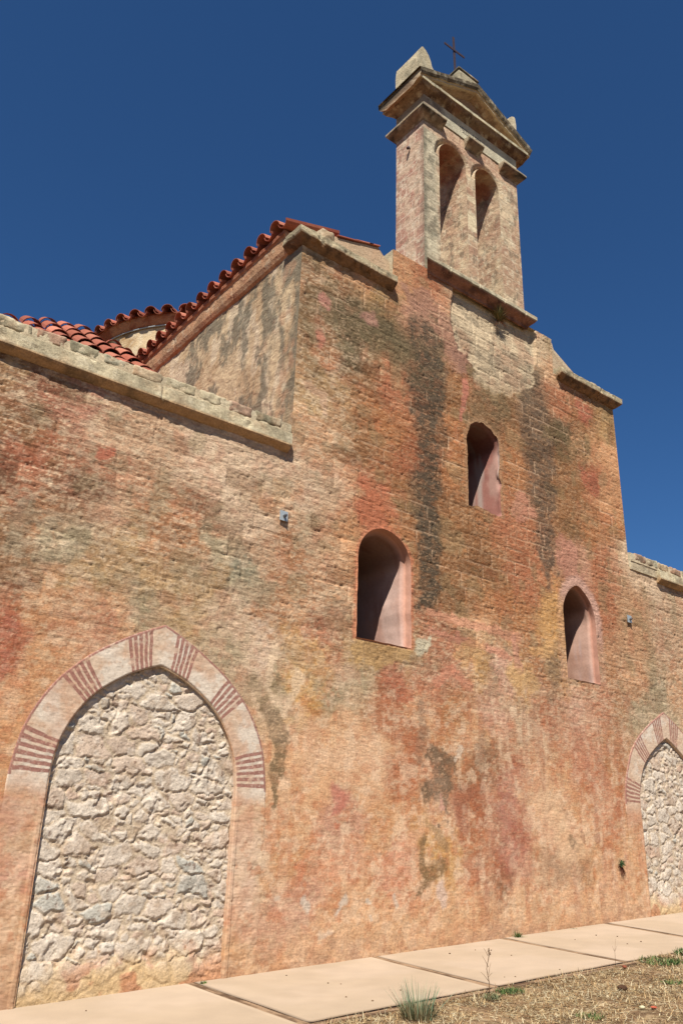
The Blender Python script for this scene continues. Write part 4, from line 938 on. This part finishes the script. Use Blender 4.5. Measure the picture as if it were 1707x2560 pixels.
yz_grid(7.17, yl, zl, 'side_wall', side_col, -1, .035, 810)['label'] = 'near side wall in grey streaked cream render'
yz_grid(17.0, np.array(span(Y0, 18.2, .15)+[18.2]), np.array(span(7.9, 12.4, .15)+[12.4]), 'side_wall', side_col, 1, .03, 812)
# eaves cornice in stone below the tiles
EV = [(-.05, 12.22), (.0, 12.22), (.05, 12.26), (.09, 12.36), (.11, 12.50), (.12, 12.62), (.16, 12.66), (.165, 12.74), (-.05, 12.74)]
def ev_col(V, P):
    return mix(stone_cols(V, (206, 158, 120), (128, 90, 66), (190, 120, 84), .25, .5, 820), alb((150, 80, 56)), ss(12.60, 12.68, V[:, 2]+(fbm(V, 5, 3, 821)-.5)*.05)*.8)
prof_sweep(EV, (7.17, 18.25, 0), (7.17, 11.2, 0), (-1, 0, 0), 'eaves_cornice', M_STONE, church, jit=.012, jw=.9, cf=ev_col, seed=51, step=.05)
# roof tiles
def tile_mesh(mb, P0, d, a, n, r0, r1, L, up, col, seg=9, th=.014):
    V = []; P0, d, a, n = [np.asarray(v, float) for v in (P0, d, a, n)]
    for s, r in ((0, r0), (L, r1)):
        for rr in (r, r-th):
            for k in range(seg):
                q = math.pi*k/(seg-1); sg = 1 if up else -1
                V.append(P0+d*s+a*rr*math.cos(q)+n*sg*rr*math.sin(q)*.9)
    F = []
    o0, i0, o1, i1 = 0, seg, 2*seg, 3*seg
    for k in range(seg-1):
        F += [(o0+k, o0+k+1, o1+k+1, o1+k), (i0+k+1, i0+k, i1+k, i1+k+1), (o0+k+1, o0+k, i0+k, i0+k+1), (o1+k, o1+k+1, i1+k+1, i1+k)]
    F += [(o0, o1, i1, i0), (o0+seg-1, i0+seg-1, i1+seg-1, o1+seg-1)]
    if not up: F = [f[::-1] for f in F]
    mb.add(V, F, col)
TC = [(190, 108, 84), (200, 118, 92), (178, 98, 76), (206, 128, 102), (184, 108, 86)]
def tcol(): 
    c = alb(TC[rs.randint(len(TC))])*(.62+.42*rs.rand()); return c
def tile_roof(mb, base, d, a, n, ncol, pitch, rows, rowL=.34, r=.105, skip=None):
    base, d, a, n = [np.asarray(v, float) for v in (base, d, a, n)]
    for c in range(ncol):
        nr = rows(c) if callable(rows) else rows
        for k in range(nr):
            j = (rs.rand(3)-.5)*.012
            P = base+a*(pitch*(c+.5)+j[0])+d*(rowL*k+j[1])
            tile_mesh(mb, P-n*.0+n*(.030+j[2]*.5), d-n*.06, a, n, r, r*.82, rowL+.07, True, tcol())
            Q = base+a*pitch*c+d*(rowL*k)
            tile_mesh(mb, Q+n*(.045+.0), d-n*.05, a, n, r*.82, r*.98, rowL+.07, False, tcol())
def nrm(v): v = np.array(v, float); return v/np.linalg.norm(v)
# main block, near slope
sa = math.radians(17)
mb = MB(); d = nrm((math.cos(sa), 0, math.sin(sa))); n_ = nrm((-math.sin(sa), 0, math.cos(sa)))
tile_roof(mb, (6.93, 11.17, 12.83), d, (0, 1, 0), n_, 14, .50, 3, r=.172, rowL=.42)
V = [(7.2, 11.2, 12.80), (7.2, 18.25, 12.80), (12.05, 18.25, 14.28), (12.05, 11.4, 14.28)]
V2 = [(16.9, 11.4, 12.75), (16.9, 18.25, 12.75), (12.05, 18.25, 14.28), (12.05, 11.4, 14.28)]
mb.add(V, [(0, 3, 2, 1)], alb((170, 86, 62))); mb.add(V2, [(0, 1, 2, 3)], alb((170, 86, 62)))
# verge tiles on the gable slope seen over the cornice
for i, (xa, za, xb, zb_) in enumerate(((8.05, 12.935, 8.62, 13.09), (8.52, 13.075, 8.98, 13.21), (8.88, 13.18, 9.16, 13.26))):
    bar(mb, (xa, Y0+.34, za+.012), (xb, Y0+.34, zb_+.012), .56, .022, tcol(), wd=(0, 1, 0))
o = mb.build('tiled_roof', M_TILE, church, smooth=False); o['label'] = 'red tiled roof of the tall block with wavy eaves'
# low wing roof behind the near parapet
mb = MB(); tops = [(1.9, 11.35), (2.64, 12.1), (3.1, 12.8), (3.54, 13.45), (4.03, 14.0), (4.39, 14.25), (4.55, 14.0), (4.95, 13.5)]
tx = np.array(tops); tn = .8; cw = .46; c = 0; x = 1.62
while x < 5.0:
    yt = np.interp(x, tx[:, 0], tx[:, 1]); Ls = (yt-11.12)*math.hypot(1, tn); dd = nrm((0, 1, tn)); nn = nrm((0, -tn, 1)); k = 0
    rowL = .52
    while k*rowL < Ls:
        L = min(rowL, Ls-k*rowL)+.06
        P = np.array([x, 11.12, 8.30])+dd*(k*rowL); j = (rs.rand(3)-.5)*.05
        tile_mesh(mb, P+nn*(.02+.5*j[1])+np.array([j[0], 0, 0]), dd-nn*.05, (1, 0, 0), nn, .165, .135, L, True, tcol())
        tile_mesh(mb, P+np.array([cw/2, 0, 0])+nn*.03, dd-nn*.04, (1, 0, 0), nn, .13, .15, L, False, tcol()); k += 1
    x += cw
mb.add([(-6, 11.1, 8.2), (5.0, 11.1, 8.2), (5.0, 13.3, 9.9), (4.4, 14.3, 10.7), (1.9, 11.85, 8.75), (-6, 11.85, 8.75)], [(0, 1, 2, 3, 4, 5)], alb((166, 84, 62)))
mb.add([(4.98, 11.1, 8.2), (7.17, 11.1, 8.2), (7.17, 17.6, 11.9), (4.98, 17.6, 11.9)], [(0, 1, 2, 3)], alb((166, 84, 62)))
for xx in (5.9, 6.55): tile_mesh(mb, (xx, 11.02, 8.285), nrm((0, 1, .56)), (1, 0, 0), nrm((0, -.56, 1)), .12, .10, .5, True, tcol())
o = mb.build('tiled_roof', M_TILE, church); o['label'] = 'steep red barrel tiles behind the near parapet'
mb = MB(); mb.add([(17.0, 11.1, 8.2), (30, 11.1, 8.2), (30, 17.6, 11.9), (17, 17.6, 11.9)], [(0, 1, 2, 3)], alb((166, 84, 62)))
for i in range(10): tile_mesh(mb, (17.9+.6*i, 11.0, 8.30), nrm((0, 1, .56)), (1, 0, 0), nrm((0, -.56, 1)), .12, .10, .5, True, tcol())
o = mb.build('tiled_roof', M_TILE, church); o['label'] = 'red tiles just showing over the far parapet'
# short eaves of the transept where it meets the block
mb = MB(); tile_roof(mb, (6.42, 17.55, 12.80), nrm((0, 1, .3)), (1, 0, 0), nrm((0, -.3, 1)), 2, .40, 2, r=.15, rowL=.4)
bar(mb, (6.3, 17.75, 12.62), (7.17, 17.75, 12.62), .3, .3, alb((186, 120, 92)), wd=(0, 1, 0))
mb.add([(6.3, 17.9, 8), (7.17, 17.9, 8), (7.17, 17.9, 12.6), (6.3, 17.9, 12.6)], [(0, 1, 2, 3)], alb((206, 176, 140)))
o = mb.build('tiled_roof', M_TILE, church); o['label'] = 'short row of eaves tiles between the drum and the tall block'
# domed drum over the crossing
cx, cy = 12.03, 23.5
def ring_mesh(rz, n=160, a0=0, a1=2*math.pi):
    V = []; 
    for r, z in rz: V += [(cx+r*math.cos(t), cy+r*math.sin(t), z) for t in np.linspace(a0, a1, n, endpoint=False)]
    F = [(i*n+j, i*n+(j+1) % n, (i+1)*n+(j+1) % n, (i+1)*n+j) for i in range(len(rz)-1) for j in range(n)]
    return np.array(V), F
V, F = ring_mesh([(4.12, z) for z in np.linspace(12, 16.36, 40)], 240); V[:, :2] += (V[:, :2]-(cx, cy))/4.12*((fbm(V, 2, 4, 901)-.5)*.06)[:, None]
cc = mix(np.tile(alb((214, 184, 144)), (len(V), 1)), alb((176, 140, 100)), ss(.48, .62, fbm(V, 1.6, 4, 902))); cc = mix(cc, alb((226, 204, 172)), ss(.52, .66, fbm(V, 5, 4, 903))*.6)
drum = mesh_obj('dome_drum', V, F, M_WALL, church, cc, smooth=True)
V, F = ring_mesh([(4.10, 16.34), (4.16, 16.35), (4.22, 16.42), (4.28, 16.52), (4.34, 16.60), (4.34, 16.64), (4.1, 16.66)], 200)
cc = mix(np.tile(alb((196, 138, 104)), (len(V), 1)), alb((160, 92, 66)), ss(.45, .6, fbm(V, 3, 3, 905)))
mesh_obj('eaves_cornice', V, F, M_STONE, drum, cc, smooth=True)
mb = MB(); tube(mb, [(cx+4.17*math.cos(t), cy+4.17*math.sin(t), 16.325) for t in np.linspace(0, 2*math.pi, 161)], .022, 6, (.35, .36, .36)); mb.build('flashing_band', M_ZINC, drum, smooth=True)
mb = MB(); nt_ = 50
for i in range(nt_):
    t = 2*math.pi*i/nt_
    if math.sin(t) > .25: continue
    for k, up in ((0, True), (.5, False)):
        tt = 2*math.pi*(i+k)/nt_; rad = np.array([math.cos(tt), math.sin(tt), 0]); an = np.array([-math.sin(tt), math.cos(tt), 0])
        el_ = .36; dd = nrm(-rad+np.array([0, 0, el_])); nn = nrm(rad*el_+np.array([0, 0, 1]))
        for r_ in range(5):
            P = np.array([cx, cy, 16.64])+rad*4.46+dd*(.40*r_); f = (4.46-.37*r_)/4.46
            tile_mesh(mb, P+nn*(.03 if up else .07), dd-nn*.05, an, nn, (.20 if up else .165)*f, (.17 if up else .19)*f, .47, up, tcol())
V, F = ring_mesh([(4.4, 16.62), (2.6, 17.3), (1.2, 17.7), (.02, 17.85)], 60); mb.add(V, F, alb((170, 88, 64)))
mb.build('dome_roof', M_TILE, drum)

# anchor plates with bolts
for x_, z_, lab in ((7.085, 6.61, 'square steel plate beside the tall block corner line'), (16.75, 6.62, 'square steel plate at the far end of the tall block')):
    mb = MB(); bar(mb, (x_, Y0-.035, z_-.085), (x_, Y0-.035, z_+.085), .155, .012, (.4, .4, .4)); p = mb.build('anchor_plate', M_ZINC, church); p['label'] = lab
    mb = MB(); tube(mb, [(x_+.005, Y0-.03, z_-.005), (x_+.005, Y0-.085, z_-.005)], .028, 6); tube(mb, [(x_+.005, Y0-.08, z_-.005), (x_+.005, Y0-.115, z_-.005)], .014, 8); mb.build('bolt', M_BOLT, p)

# ------------------------------------------------------------------ ground, path, timber joints
xs_ = np.concatenate([np.linspace(-400, -30, 12), np.linspace(-25, 4, 60), np.arange(4.1, 16, .05), np.linspace(16, 45, 60), np.linspace(60, 500, 12)])
ys_ = np.concatenate([np.linspace(-300, -10, 12), np.linspace(-8, 5, 30), np.arange(5.1, 8.0, .05), np.linspace(8.05, 10.9, 30), np.linspace(11, 40, 12), np.linspace(60, 600, 12)])
A, B = np.meshgrid(xs_, ys_, indexing='ij'); P = np.column_stack([A.ravel(), B.ravel()])
zz = gz(P[:, 0])-.012+(fbm(P, 2.2, 4, 950)-.5)*.05*(1-ss(7.5, 7.9, P[:, 1])); zz -= ss(7.80, 7.95, P[:, 1])*.10*(1-ss(40, 60, P[:, 1]))
idx = np.arange(len(P)).reshape(A.shape); Q = np.stack([idx[:-1, :-1], idx[1:, :-1], idx[1:, 1:], idx[:-1, 1:]], -1).reshape(-1, 4)
gcol = mix(np.tile(alb((158, 126, 94)), (len(P), 1)), alb((120, 92, 66)), ss(.4, .6, fbm(P, 3, 4, 951))); gcol = mix(gcol, alb((196, 168, 130)), ss(.55, .7, fbm(P, 8, 4, 952))*.5)
g = mesh_obj('ground', np.column_stack([P, zz]), Q, M_GROUND, None, gcol, smooth=True); tag(g, 'dry brown earth under cut grass in front of the path', 'ground', kind='structure')
J = [((-.2, 10.9), (0.05, 8.0)), ((3.15, 10.9), (2.98, 8.02)), ((6.10, 10.9), (5.90, 8.02)), ((9.20, 10.9), (8.78, 8.02)), ((12.06, 10.9), (11.50, 8.0)), ((15.03, 10.95), (14.12, 7.95)), ((18.1, 10.95), (16.9, 7.95)), ((21.2, 10.95), (19.9, 7.95))]
def slabcol(P): 
    c = mix(np.tile(alb((240, 208, 178))*.66, (len(P), 1)), alb((235, 203, 171))*.635, ss(.4, .65, fbm(P, .9, 4, 960)))
    return c*(1+.06*(fbm(P, 5, 3, 961)-.5)[:, None]*2)
for i in range(len(J)-1):
    (a0, a1), (b0, b1) = J[i], J[i+1]; hw = .058
    q = [np.array([a0[0]+hw, a0[1]]), np.array([a1[0]+hw, a1[1]]), np.array([b1[0]-hw, b1[1]]), np.array([b0[0]-hw, b0[1]])]
    nu, nv = 40, 36; V = []; Cc = []
    for u in np.linspace(0, 1, nu):
        for v in np.linspace(0, 1, nv):
            p = (q[0]*(1-u)+q[3]*u)*(1-v)+(q[1]*(1-u)+q[2]*u)*v; V.append((p[0], p[1], 0))
    V = np.array(V); V[:, 2] = gz(V[:, 0])+.012+(fbm(V[:, :2], 1.2, 3, 962+i)-.5)*.012; V[:, 1] -= .02*(fbm(V[:, :2]*3, 1, 3, 7)-.5)*(V[:, 1] < 8.1)
    idx = np.arange(nu*nv).reshape(nu, nv); F = np.stack([idx[:-1, :-1], idx[:-1, 1:], idx[1:, 1:], idx[1:, :-1]], -1).reshape(-1, 4)
    # skirts
    rim = np.concatenate([idx[0, :], idx[1:, -1], idx[-1, -2::-1], idx[-2:0:-1, 0]]); Vb = V[rim]-np.array([0, 0, .09]); base = len(V); m = len(rim); r = np.arange(m)
    F = np.vstack([F, np.stack([rim, np.roll(rim, -1), base+np.roll(r, -1), base+r], -1)]); V = np.vstack([V, Vb])
    o = mesh_obj('path', V, F, M_SLAB, None, slabcol(V[:, :2]), smooth=False)
    tag(o, 'smooth sandy concrete slab of the path at the foot of the church', 'path', 'path slabs', 'structure')
def plank(name, A, B, w_, th, lab, seed, parent=None, rise=.0):
    A, B = np.array(A, float), np.array(B, float); t = B-A; L = np.hypot(*t); t /= L; nrm2 = np.array([-t[1], t[0]]); ns = int(L/.04); V = []
    prof = [(-w_/2, -.08), (-w_/2, -.004), (-w_/2+.008, .0), (-w_/6, .001), (w_/6, .0), (w_/2-.008, .0), (w_/2, -.004), (w_/2, -.08)]
    for s in np.linspace(0, L, ns):
        for o_, z in prof:
            p = A+t*s+nrm2*(o_*(1+.12*(vn(np.array([[s*3, seed]]))[0]-.5))); V.append((p[0], p[1], gz(p[0])+.012+rise+z+.004*(vn(np.array([[s*2.3+9, seed+3.3*(o_ > 0)]]))[0]-.5)))
    n = len(prof); F = [(k*n+i, (k+1)*n+i, (k+1)*n+(i+1) % n, k*n+(i+1) % n) for k in range(ns-1) for i in range(n)]; F = [f[::-1] for f in F]+[tuple(range(n)), tuple((ns-1)*n+i for i in range(n))[::-1]]
    V = np.array(V); q = V*np.array([12, 12, 4]) if abs(t[0]) < .5 else V*np.array([3, 14, 4])
    V3 = np.column_stack([V[:, :2]@t*2.2, V[:, :2]@nrm2*60, V[:, 2]*20])
    c = mix(np.tile(alb((170, 136, 106)), (len(V), 1)), alb((104, 78, 58)), ss(.42, .6, fbm(V3, 1, 4, seed))); c = mix(c, alb((190, 158, 126)), ss(.55, .7, fbm(V3*.6, 1, 3, seed+5))*.6)
    o = mesh_obj(name, V, F, M_WOOD, None, c); tag(o, lab, 'timber strip'); return o
labs = {2: 'timber joint strip nearest the camera, ending at the small weed by the rubble arch', 3: 'timber joint strip whose outer end meets the tall dead stalk', 4: 'timber joint strip ending among green weeds by the dry grass',
        5: 'farthest timber joint strip, under the far rubble arch'}
for i in (2, 3, 4, 5): plank('timber_strip', J[i][0], J[i][1], .122, .08, labs[i], 970+i, rise=-.003)
for i, (xa, xb, lab) in enumerate(((2.0, 8.78, 'weathered timber edging board along the nearer slabs'), (8.79, 14.1, 'weathered timber edging board along the farther slabs'), (14.12, 19.9, 'weathered timber edging board running out of view at the far slabs'))):
    plank('edging_board', (xa, np.interp(xa, [2, 20], [7.965, 7.895])), (xb, np.interp(xb, [2, 20], [7.965, 7.895])), .105, .1, lab, 980+i, rise=-.005)['category'] = 'edging board'

# ------------------------------------------------------------------ plants
def blades(base, dirs, L, w_, cols, bend=.3, seg=3):
    """many tapering bent blades as one array mesh"""
    n = len(base); t = np.linspace(0, 1, seg+1); side = np.cross(dirs, np.array([0, 0, 1.])+(rs.rand(n, 3)-.5)*.6); side /= np.linalg.norm(side, axis=1)[:, None]
    V = np.zeros((n, (seg+1)*2, 3)); 
    for k, tk in enumerate(t):
        c = base+dirs*(L*tk)[:, None]+np.array([0, 0, -1.])[None]*(bend*L*tk*tk)[:, None]
        ww = (w_*(1-.85*tk))[:, None]*side
        V[:, 2*k] = c-ww; V[:, 2*k+1] = c+ww
    F = []
    for k in range(seg): F.append(np.stack([np.arange(n)*(2*seg+2)+2*k, np.arange(n)*(2*seg+2)+2*k+1, np.arange(n)*(2*seg+2)+2*k+3, np.arange(n)*(2*seg+2)+2*k+2], -1))
    return V.reshape(-1, 3), np.vstack(F), np.repeat(cols, 2*seg+2, 0)
def rdir(n, lift, az=None):
    a = rs.rand(n)*2*math.pi if az is None else az; e = lift; return np.column_stack([np.cos(a)*np.cos(e), np.sin(a)*np.cos(e), np.sin(e)])
def pick(pal, n, var=.25):
    pal = np.array([alb(p) for p in pal]); return pal[rs.randint(0, len(pal), n)]*(1-var/2+var*rs.rand(n))[:, None]
# dry mown grass
N = 95000
bx_ = rs.rand(N)*13.5+3.5; by_ = 4.9+rs.rand(N)**.85*3.11; 
dens = fbm(np.column_stack([bx_, by_]), 2.2, 3, 990); k = (dens+rs.rand(N)*.35 > .52); bx_, by_ = bx_[k], by_[k]; n = len(bx_)
base = np.column_stack([bx_, by_, gz(bx_)-.008+(fbm(np.column_stack([bx_, by_]), 2.2, 4, 950)-.5)*.05+.004])
lie = rs.rand(n) < .72; lift = np.where(lie, rs.rand(n)*.28, .4+rs.rand(n)*1.0); Lb = np.where(lie, .06+.13*rs.rand(n), .03+.08*rs.rand(n))
V, F, cc = blades(base, rdir(n, lift), Lb, .0022+.0030*rs.rand(n), pick([(214, 188, 146), (190, 158, 112), (160, 122, 84), (226, 206, 168), (140, 104, 72), (200, 164, 118)], n), bend=.25, seg=2)
o = mesh_obj('dry_grass', V, F, M_STRAW, None, cc); tag(o, 'dry mown straw coloured grass covering the ground in front of the path', 'grass', kind='stuff')
# green ground weeds scattered
def weed_patch(name, x_, y_, r_, n, hgt, pal, lab, w_=.004, cat='weed', group=None, z=None):
    a = rs.rand(n)*2*math.pi; rr = np.sqrt(rs.rand(n))*r_; bx, by = x_+np.cos(a)*rr, y_+np.sin(a)*rr
    zb = gz(bx)-.0 if z is None else np.full(n, z)
    base = np.column_stack([bx, by, zb]); V, F, cc = blades(base, rdir(n, .5+rs.rand(n)*.9), hgt*(.5+.7*rs.rand(n)), w_*(.6+.8*rs.rand(n)), pick(pal, n), bend=.3, seg=3)
    o = mesh_obj(name, V, F, M_STRAW, None, cc); tag(o, lab, cat, group); return o
GRN = [(92, 112, 60), (74, 98, 52), (116, 130, 76), (60, 84, 44)]
weed_patch('weed', 8.72, 7.72, .17, 240, .075, GRN, 'small green weed on the grass beside the dead stalk', .006)
weed_patch('weed', 8.30, 7.62, .10, 160, .09, [(120, 124, 90), (100, 106, 72), (150, 140, 100)], 'grey green weed at the foot of the dead stalk', .004)
weed_patch('weed', 11.9, 7.70, .30, 420, .09, GRN, 'green weed patch at the outer end of the third timber strip', .007)
weed_patch('weed', 12.9, 7.66, .36, 620, .13, GRN, 'larger green weed patch at the edging board towards the far slabs', .008)
weed_patch('weed', 8.35, 6.3, .15, 200, .07, GRN+[(150, 140, 90)], 'sparse green weeds low in the dry grass near the lower edge', .004)
weed_patch('weed', 10.65, 6.75, .14, 120, .06, GRN, 'small weed among the dry grass beside the red scrap', .005)
# grass tuft on the path edge
tx_, ty_ = 6.97, 7.45
def tuft():
    n = 700; a = rs.rand(n)*2*math.pi; rr = np.sqrt(rs.rand(n))*.17; out = rr/.17
    base = np.column_stack([tx_+np.cos(a)*rr, ty_+np.sin(a)*rr, gz(np.full(n, tx_))-.0]); lift = 1.45-.75*out*rs.rand(n)
    hg = np.where(rs.rand(n) < .16, .30+.14*rs.rand(n), .08+.15*rs.rand(n)); tall = hg > .28
    cols = np.where(tall[:, None], pick([(128, 146, 112), (100, 126, 92), (150, 162, 130)], n), pick([(156, 136, 98), (120, 104, 70), (190, 166, 124), (104, 96, 62)], n))
    V, F, cc = blades(base, rdir(n, lift, a), hg, .0035*(.6+.7*rs.rand(n)), cols, bend=.12, seg=4)
    o = mesh_obj('grass_tuft', V, F, M_STRAW, None, cc); tag(o, 'grey green grass tuft with a dry brown base standing at the path edge', 'grass tuft')
tuft()
# dead stalk
mb = MB(); sx_, sy_ = 8.38, 7.74; z0 = float(gz(8.38)); dcol = alb((128, 98, 74))
tube(mb, [(sx_, sy_, z0), (sx_+.01, sy_, z0+.12), (sx_-.02, sy_+.01, z0+.28), (sx_+.015, sy_, z0+.42), (sx_+.02, sy_+.01, z0+.50)], .006, 6, dcol, .003)
for q, (t, dx, dz) in enumerate(((.15, -.10, .10), (.22, .08, .12), (.30, -.07, .12), (.36, .07, .08), (.42, -.04, .08), (.46, .06, .04), (.20, .10, .03))):
    tube(mb, [(sx_, sy_, z0+t), (sx_+dx*.6, sy_+.02, z0+t+dz*.7), (sx_+dx, sy_+.03, z0+t+dz)], .003, 5, dcol, .0015)
for q in range(9): 
    p = np.array([sx_+.02+(rs.rand()-.5)*.05, sy_+(rs.rand()-.5)*.03, z0+.46+(rs.rand()-.5)*.06]); tube(mb, [p, p+np.array([.012, 0, .010])], .008, 5, dcol, .002)
o = mb.build('dead_stalk', M_STRAW, None, True); tag(o, 'tall thin dead weed stalk standing in front of the path joint', 'dead plant')
mb = MB(); sx2, sy2 = 11.05, 8.1; z0 = float(gz(sx2)); tube(mb, [(sx2, 7.85, z0), (sx2+.02, 7.86, z0+.2), (sx2+.05, 7.85, z0+.36)], .003, 5, dcol, .001)
for dx in (-.05, .06): tube(mb, [(sx2+.02, 7.86, z0+.2), (sx2+.02+dx, 7.86, z0+.27)], .002, 5, dcol, .001)
o = mb.build('dead_stalk', M_STRAW, None, True); tag(o, 'short faint dead stalk near the third timber strip', 'dead plant')
# weeds at the foot of the wall
for x_, y_, n, h_, lab in ((6.20, 10.66, 60, .07, 'tiny green weed at the wall foot at the inner end of the nearest timber strip'), (12.33, 10.68, 90, .17, 'small upright weed at the wall foot beside the third timber strip'), (13.9, 10.70, 24, .05, 'tiny weed at the wall foot between the two farther timber strips')):
    weed_patch('weed', x_, y_, .05, n, h_, GRN+[(130, 140, 70)], lab, .006)
# plant growing out of the wall
p = unproj_y(np.array([1548.]), np.array([2158.]))[0]; nW = 110
base = np.tile(p, (nW, 1))+(rs.rand(nW, 3)-.5)*np.array([.10, .05, .08])+np.array([0, -.05, 0]); dr_ = rdir(nW, rs.rand(nW)*1.6-.6); dr_[:, 1] = -np.abs(dr_[:, 1])
V, F, cc = blades(base, dr_, .05+.07*rs.rand(nW), .007+0*rs.rand(nW), pick([(70, 104, 62), (96, 132, 84), (50, 76, 44)], nW), bend=.2)
nd = 26; b2 = np.tile(p, (nd, 1))+np.array([0, -.03, -.03]); d2_ = rdir(nd, -1.2+rs.rand(nd)*.4); d2_[:, 1] = -np.abs(d2_[:, 1])*.4
V2, F2, c2 = blades(b2, d2_, .14+.12*rs.rand(nd), np.full(nd, .005), pick([(124, 66, 48), (104, 56, 42)], nd), bend=.0)
o = mesh_obj('wall_plant', np.vstack([V, V2]), np.vstack([F, F2+len(V)]), M_STRAW, None, np.vstack([cc, c2])); tag(o, 'small green plant with brown dead stems growing out of the plaster beside the far archway', 'plant')
# dry bush rooted under the belfry ledge
p = unproj_y(np.array([1246.]), np.array([800.]), Y0-.02)[0]; nB = 260
base = np.tile(p, (nB, 1))+(rs.rand(nB, 3)-.5)*np.array([.10, .06, .10]); az = rs.rand(nB)*2*math.pi; dB = rdir(nB, .35+rs.rand(nB)*1.1, az); dB[:, 1] = -np.abs(dB[:, 1])*.8-.1
V, F, cc = blades(base, dB, .14+.30*rs.rand(nB)**1.3, .0045+.004*rs.rand(nB), pick([(120, 104, 60), (96, 84, 46), (150, 124, 84), (84, 64, 42), (110, 110, 60)], nB), bend=.05, seg=3)
nd = 60; d2_ = rdir(nd, -1.0+rs.rand(nd)*.9); d2_[:, 1] = -np.abs(d2_[:, 1])*.7-.1
V2, F2, c2 = blades(np.tile(p, (nd, 1)), d2_, .12+.25*rs.rand(nd), np.full(nd, .005), pick([(120, 64, 44), (92, 56, 40), (160, 130, 100)], nd), bend=.1)
o = mesh_obj('dry_bush', np.vstack([V, V2]), np.vstack([F, F2+len(V)]), M_STRAW, None, np.vstack([cc, c2])); tag(o, 'dry brownish bush growing under the ledge of the bell gable', 'bush')
# things lying about
def pebble(x_, y_, r_, lab, name='pebble', col=(120, 92, 70), group=None, cat='pebble', flat=.6):
    import bmesh
    bm = bmesh.new(); bmesh.ops.create_icosphere(bm, subdivisions=2, radius=r_); V = np.array([v.co[:] for v in bm.verts]); F = [tuple(v.index for v in f.verts) for f in bm.faces]; bm.free()
    V = V*(1+.5*(fbm(V+x_*3, 1.2/r_, 2, 5)-.5))[:, None]; V[:, 2] *= flat; V += np.array([x_, y_, gz(x_)+.014+r_*flat*.6])
    o = mesh_obj(name, V, F, M_STONE, None, np.tile(alb(col), (len(V), 1)), True); tag(o, lab, cat, group); return o
def ong(px, py):
    d = (px-PW/2)*RT-(py-PH/2)*UP+FPX*FW; a = .0515; b = -.25-a*3.71; k_ = (b+.012-1.6)/(d[2]-a*d[0]); return EYE+d*k_
spots = [(865, 2495), (820, 2460), (852, 2462), (1001, 2478), (931, 2505), (1188, 2377), (1124, 2386), (1278, 2391), (1261, 2445), (1490, 2340), (1543, 2343), (1437, 2351), (1568, 2362), (1602, 2356), (1399, 2426), (215, 2529), (1288, 2444), (716, 2441)]
for i, (a_, b_) in enumerate(spots):
    q_ = ong(a_, b_)
    if q_[1] > 10.6: continue
    pebble(q_[0], q_[1], .008+.007*rs.rand(), 'tiny dark bit of gravel lying on the sandy path slabs', group='gravel bits on the path')
q_ = ong(1556, 2477); pebble(q_[0], q_[1], .055, 'dark brown cone shaped lump lying on the dry grass', 'pine_cone', (84, 58, 42), None, 'pine cone', .7)
q_ = ong(1634, 2522); pebble(q_[0], q_[1], .036, 'small orange red scrap of broken tile lying in the dry grass', 'tile_fragment', (206, 104, 78), None, 'tile fragment', .35)
q_ = ong(1605, 2523); pebble(q_[0], q_[1], .032, 'pale stone lying in the grass beside the red scrap', 'stone', (214, 200, 160), None, 'stone', .6)
q_ = ong(1553, 2416); pebble(q_[0]-.1, q_[1]-.12, .032, 'reddish brown stone at the end of the third timber strip', 'stone', (150, 84, 62), None, 'stone', .6)
print('built', len(bpy.data.objects))
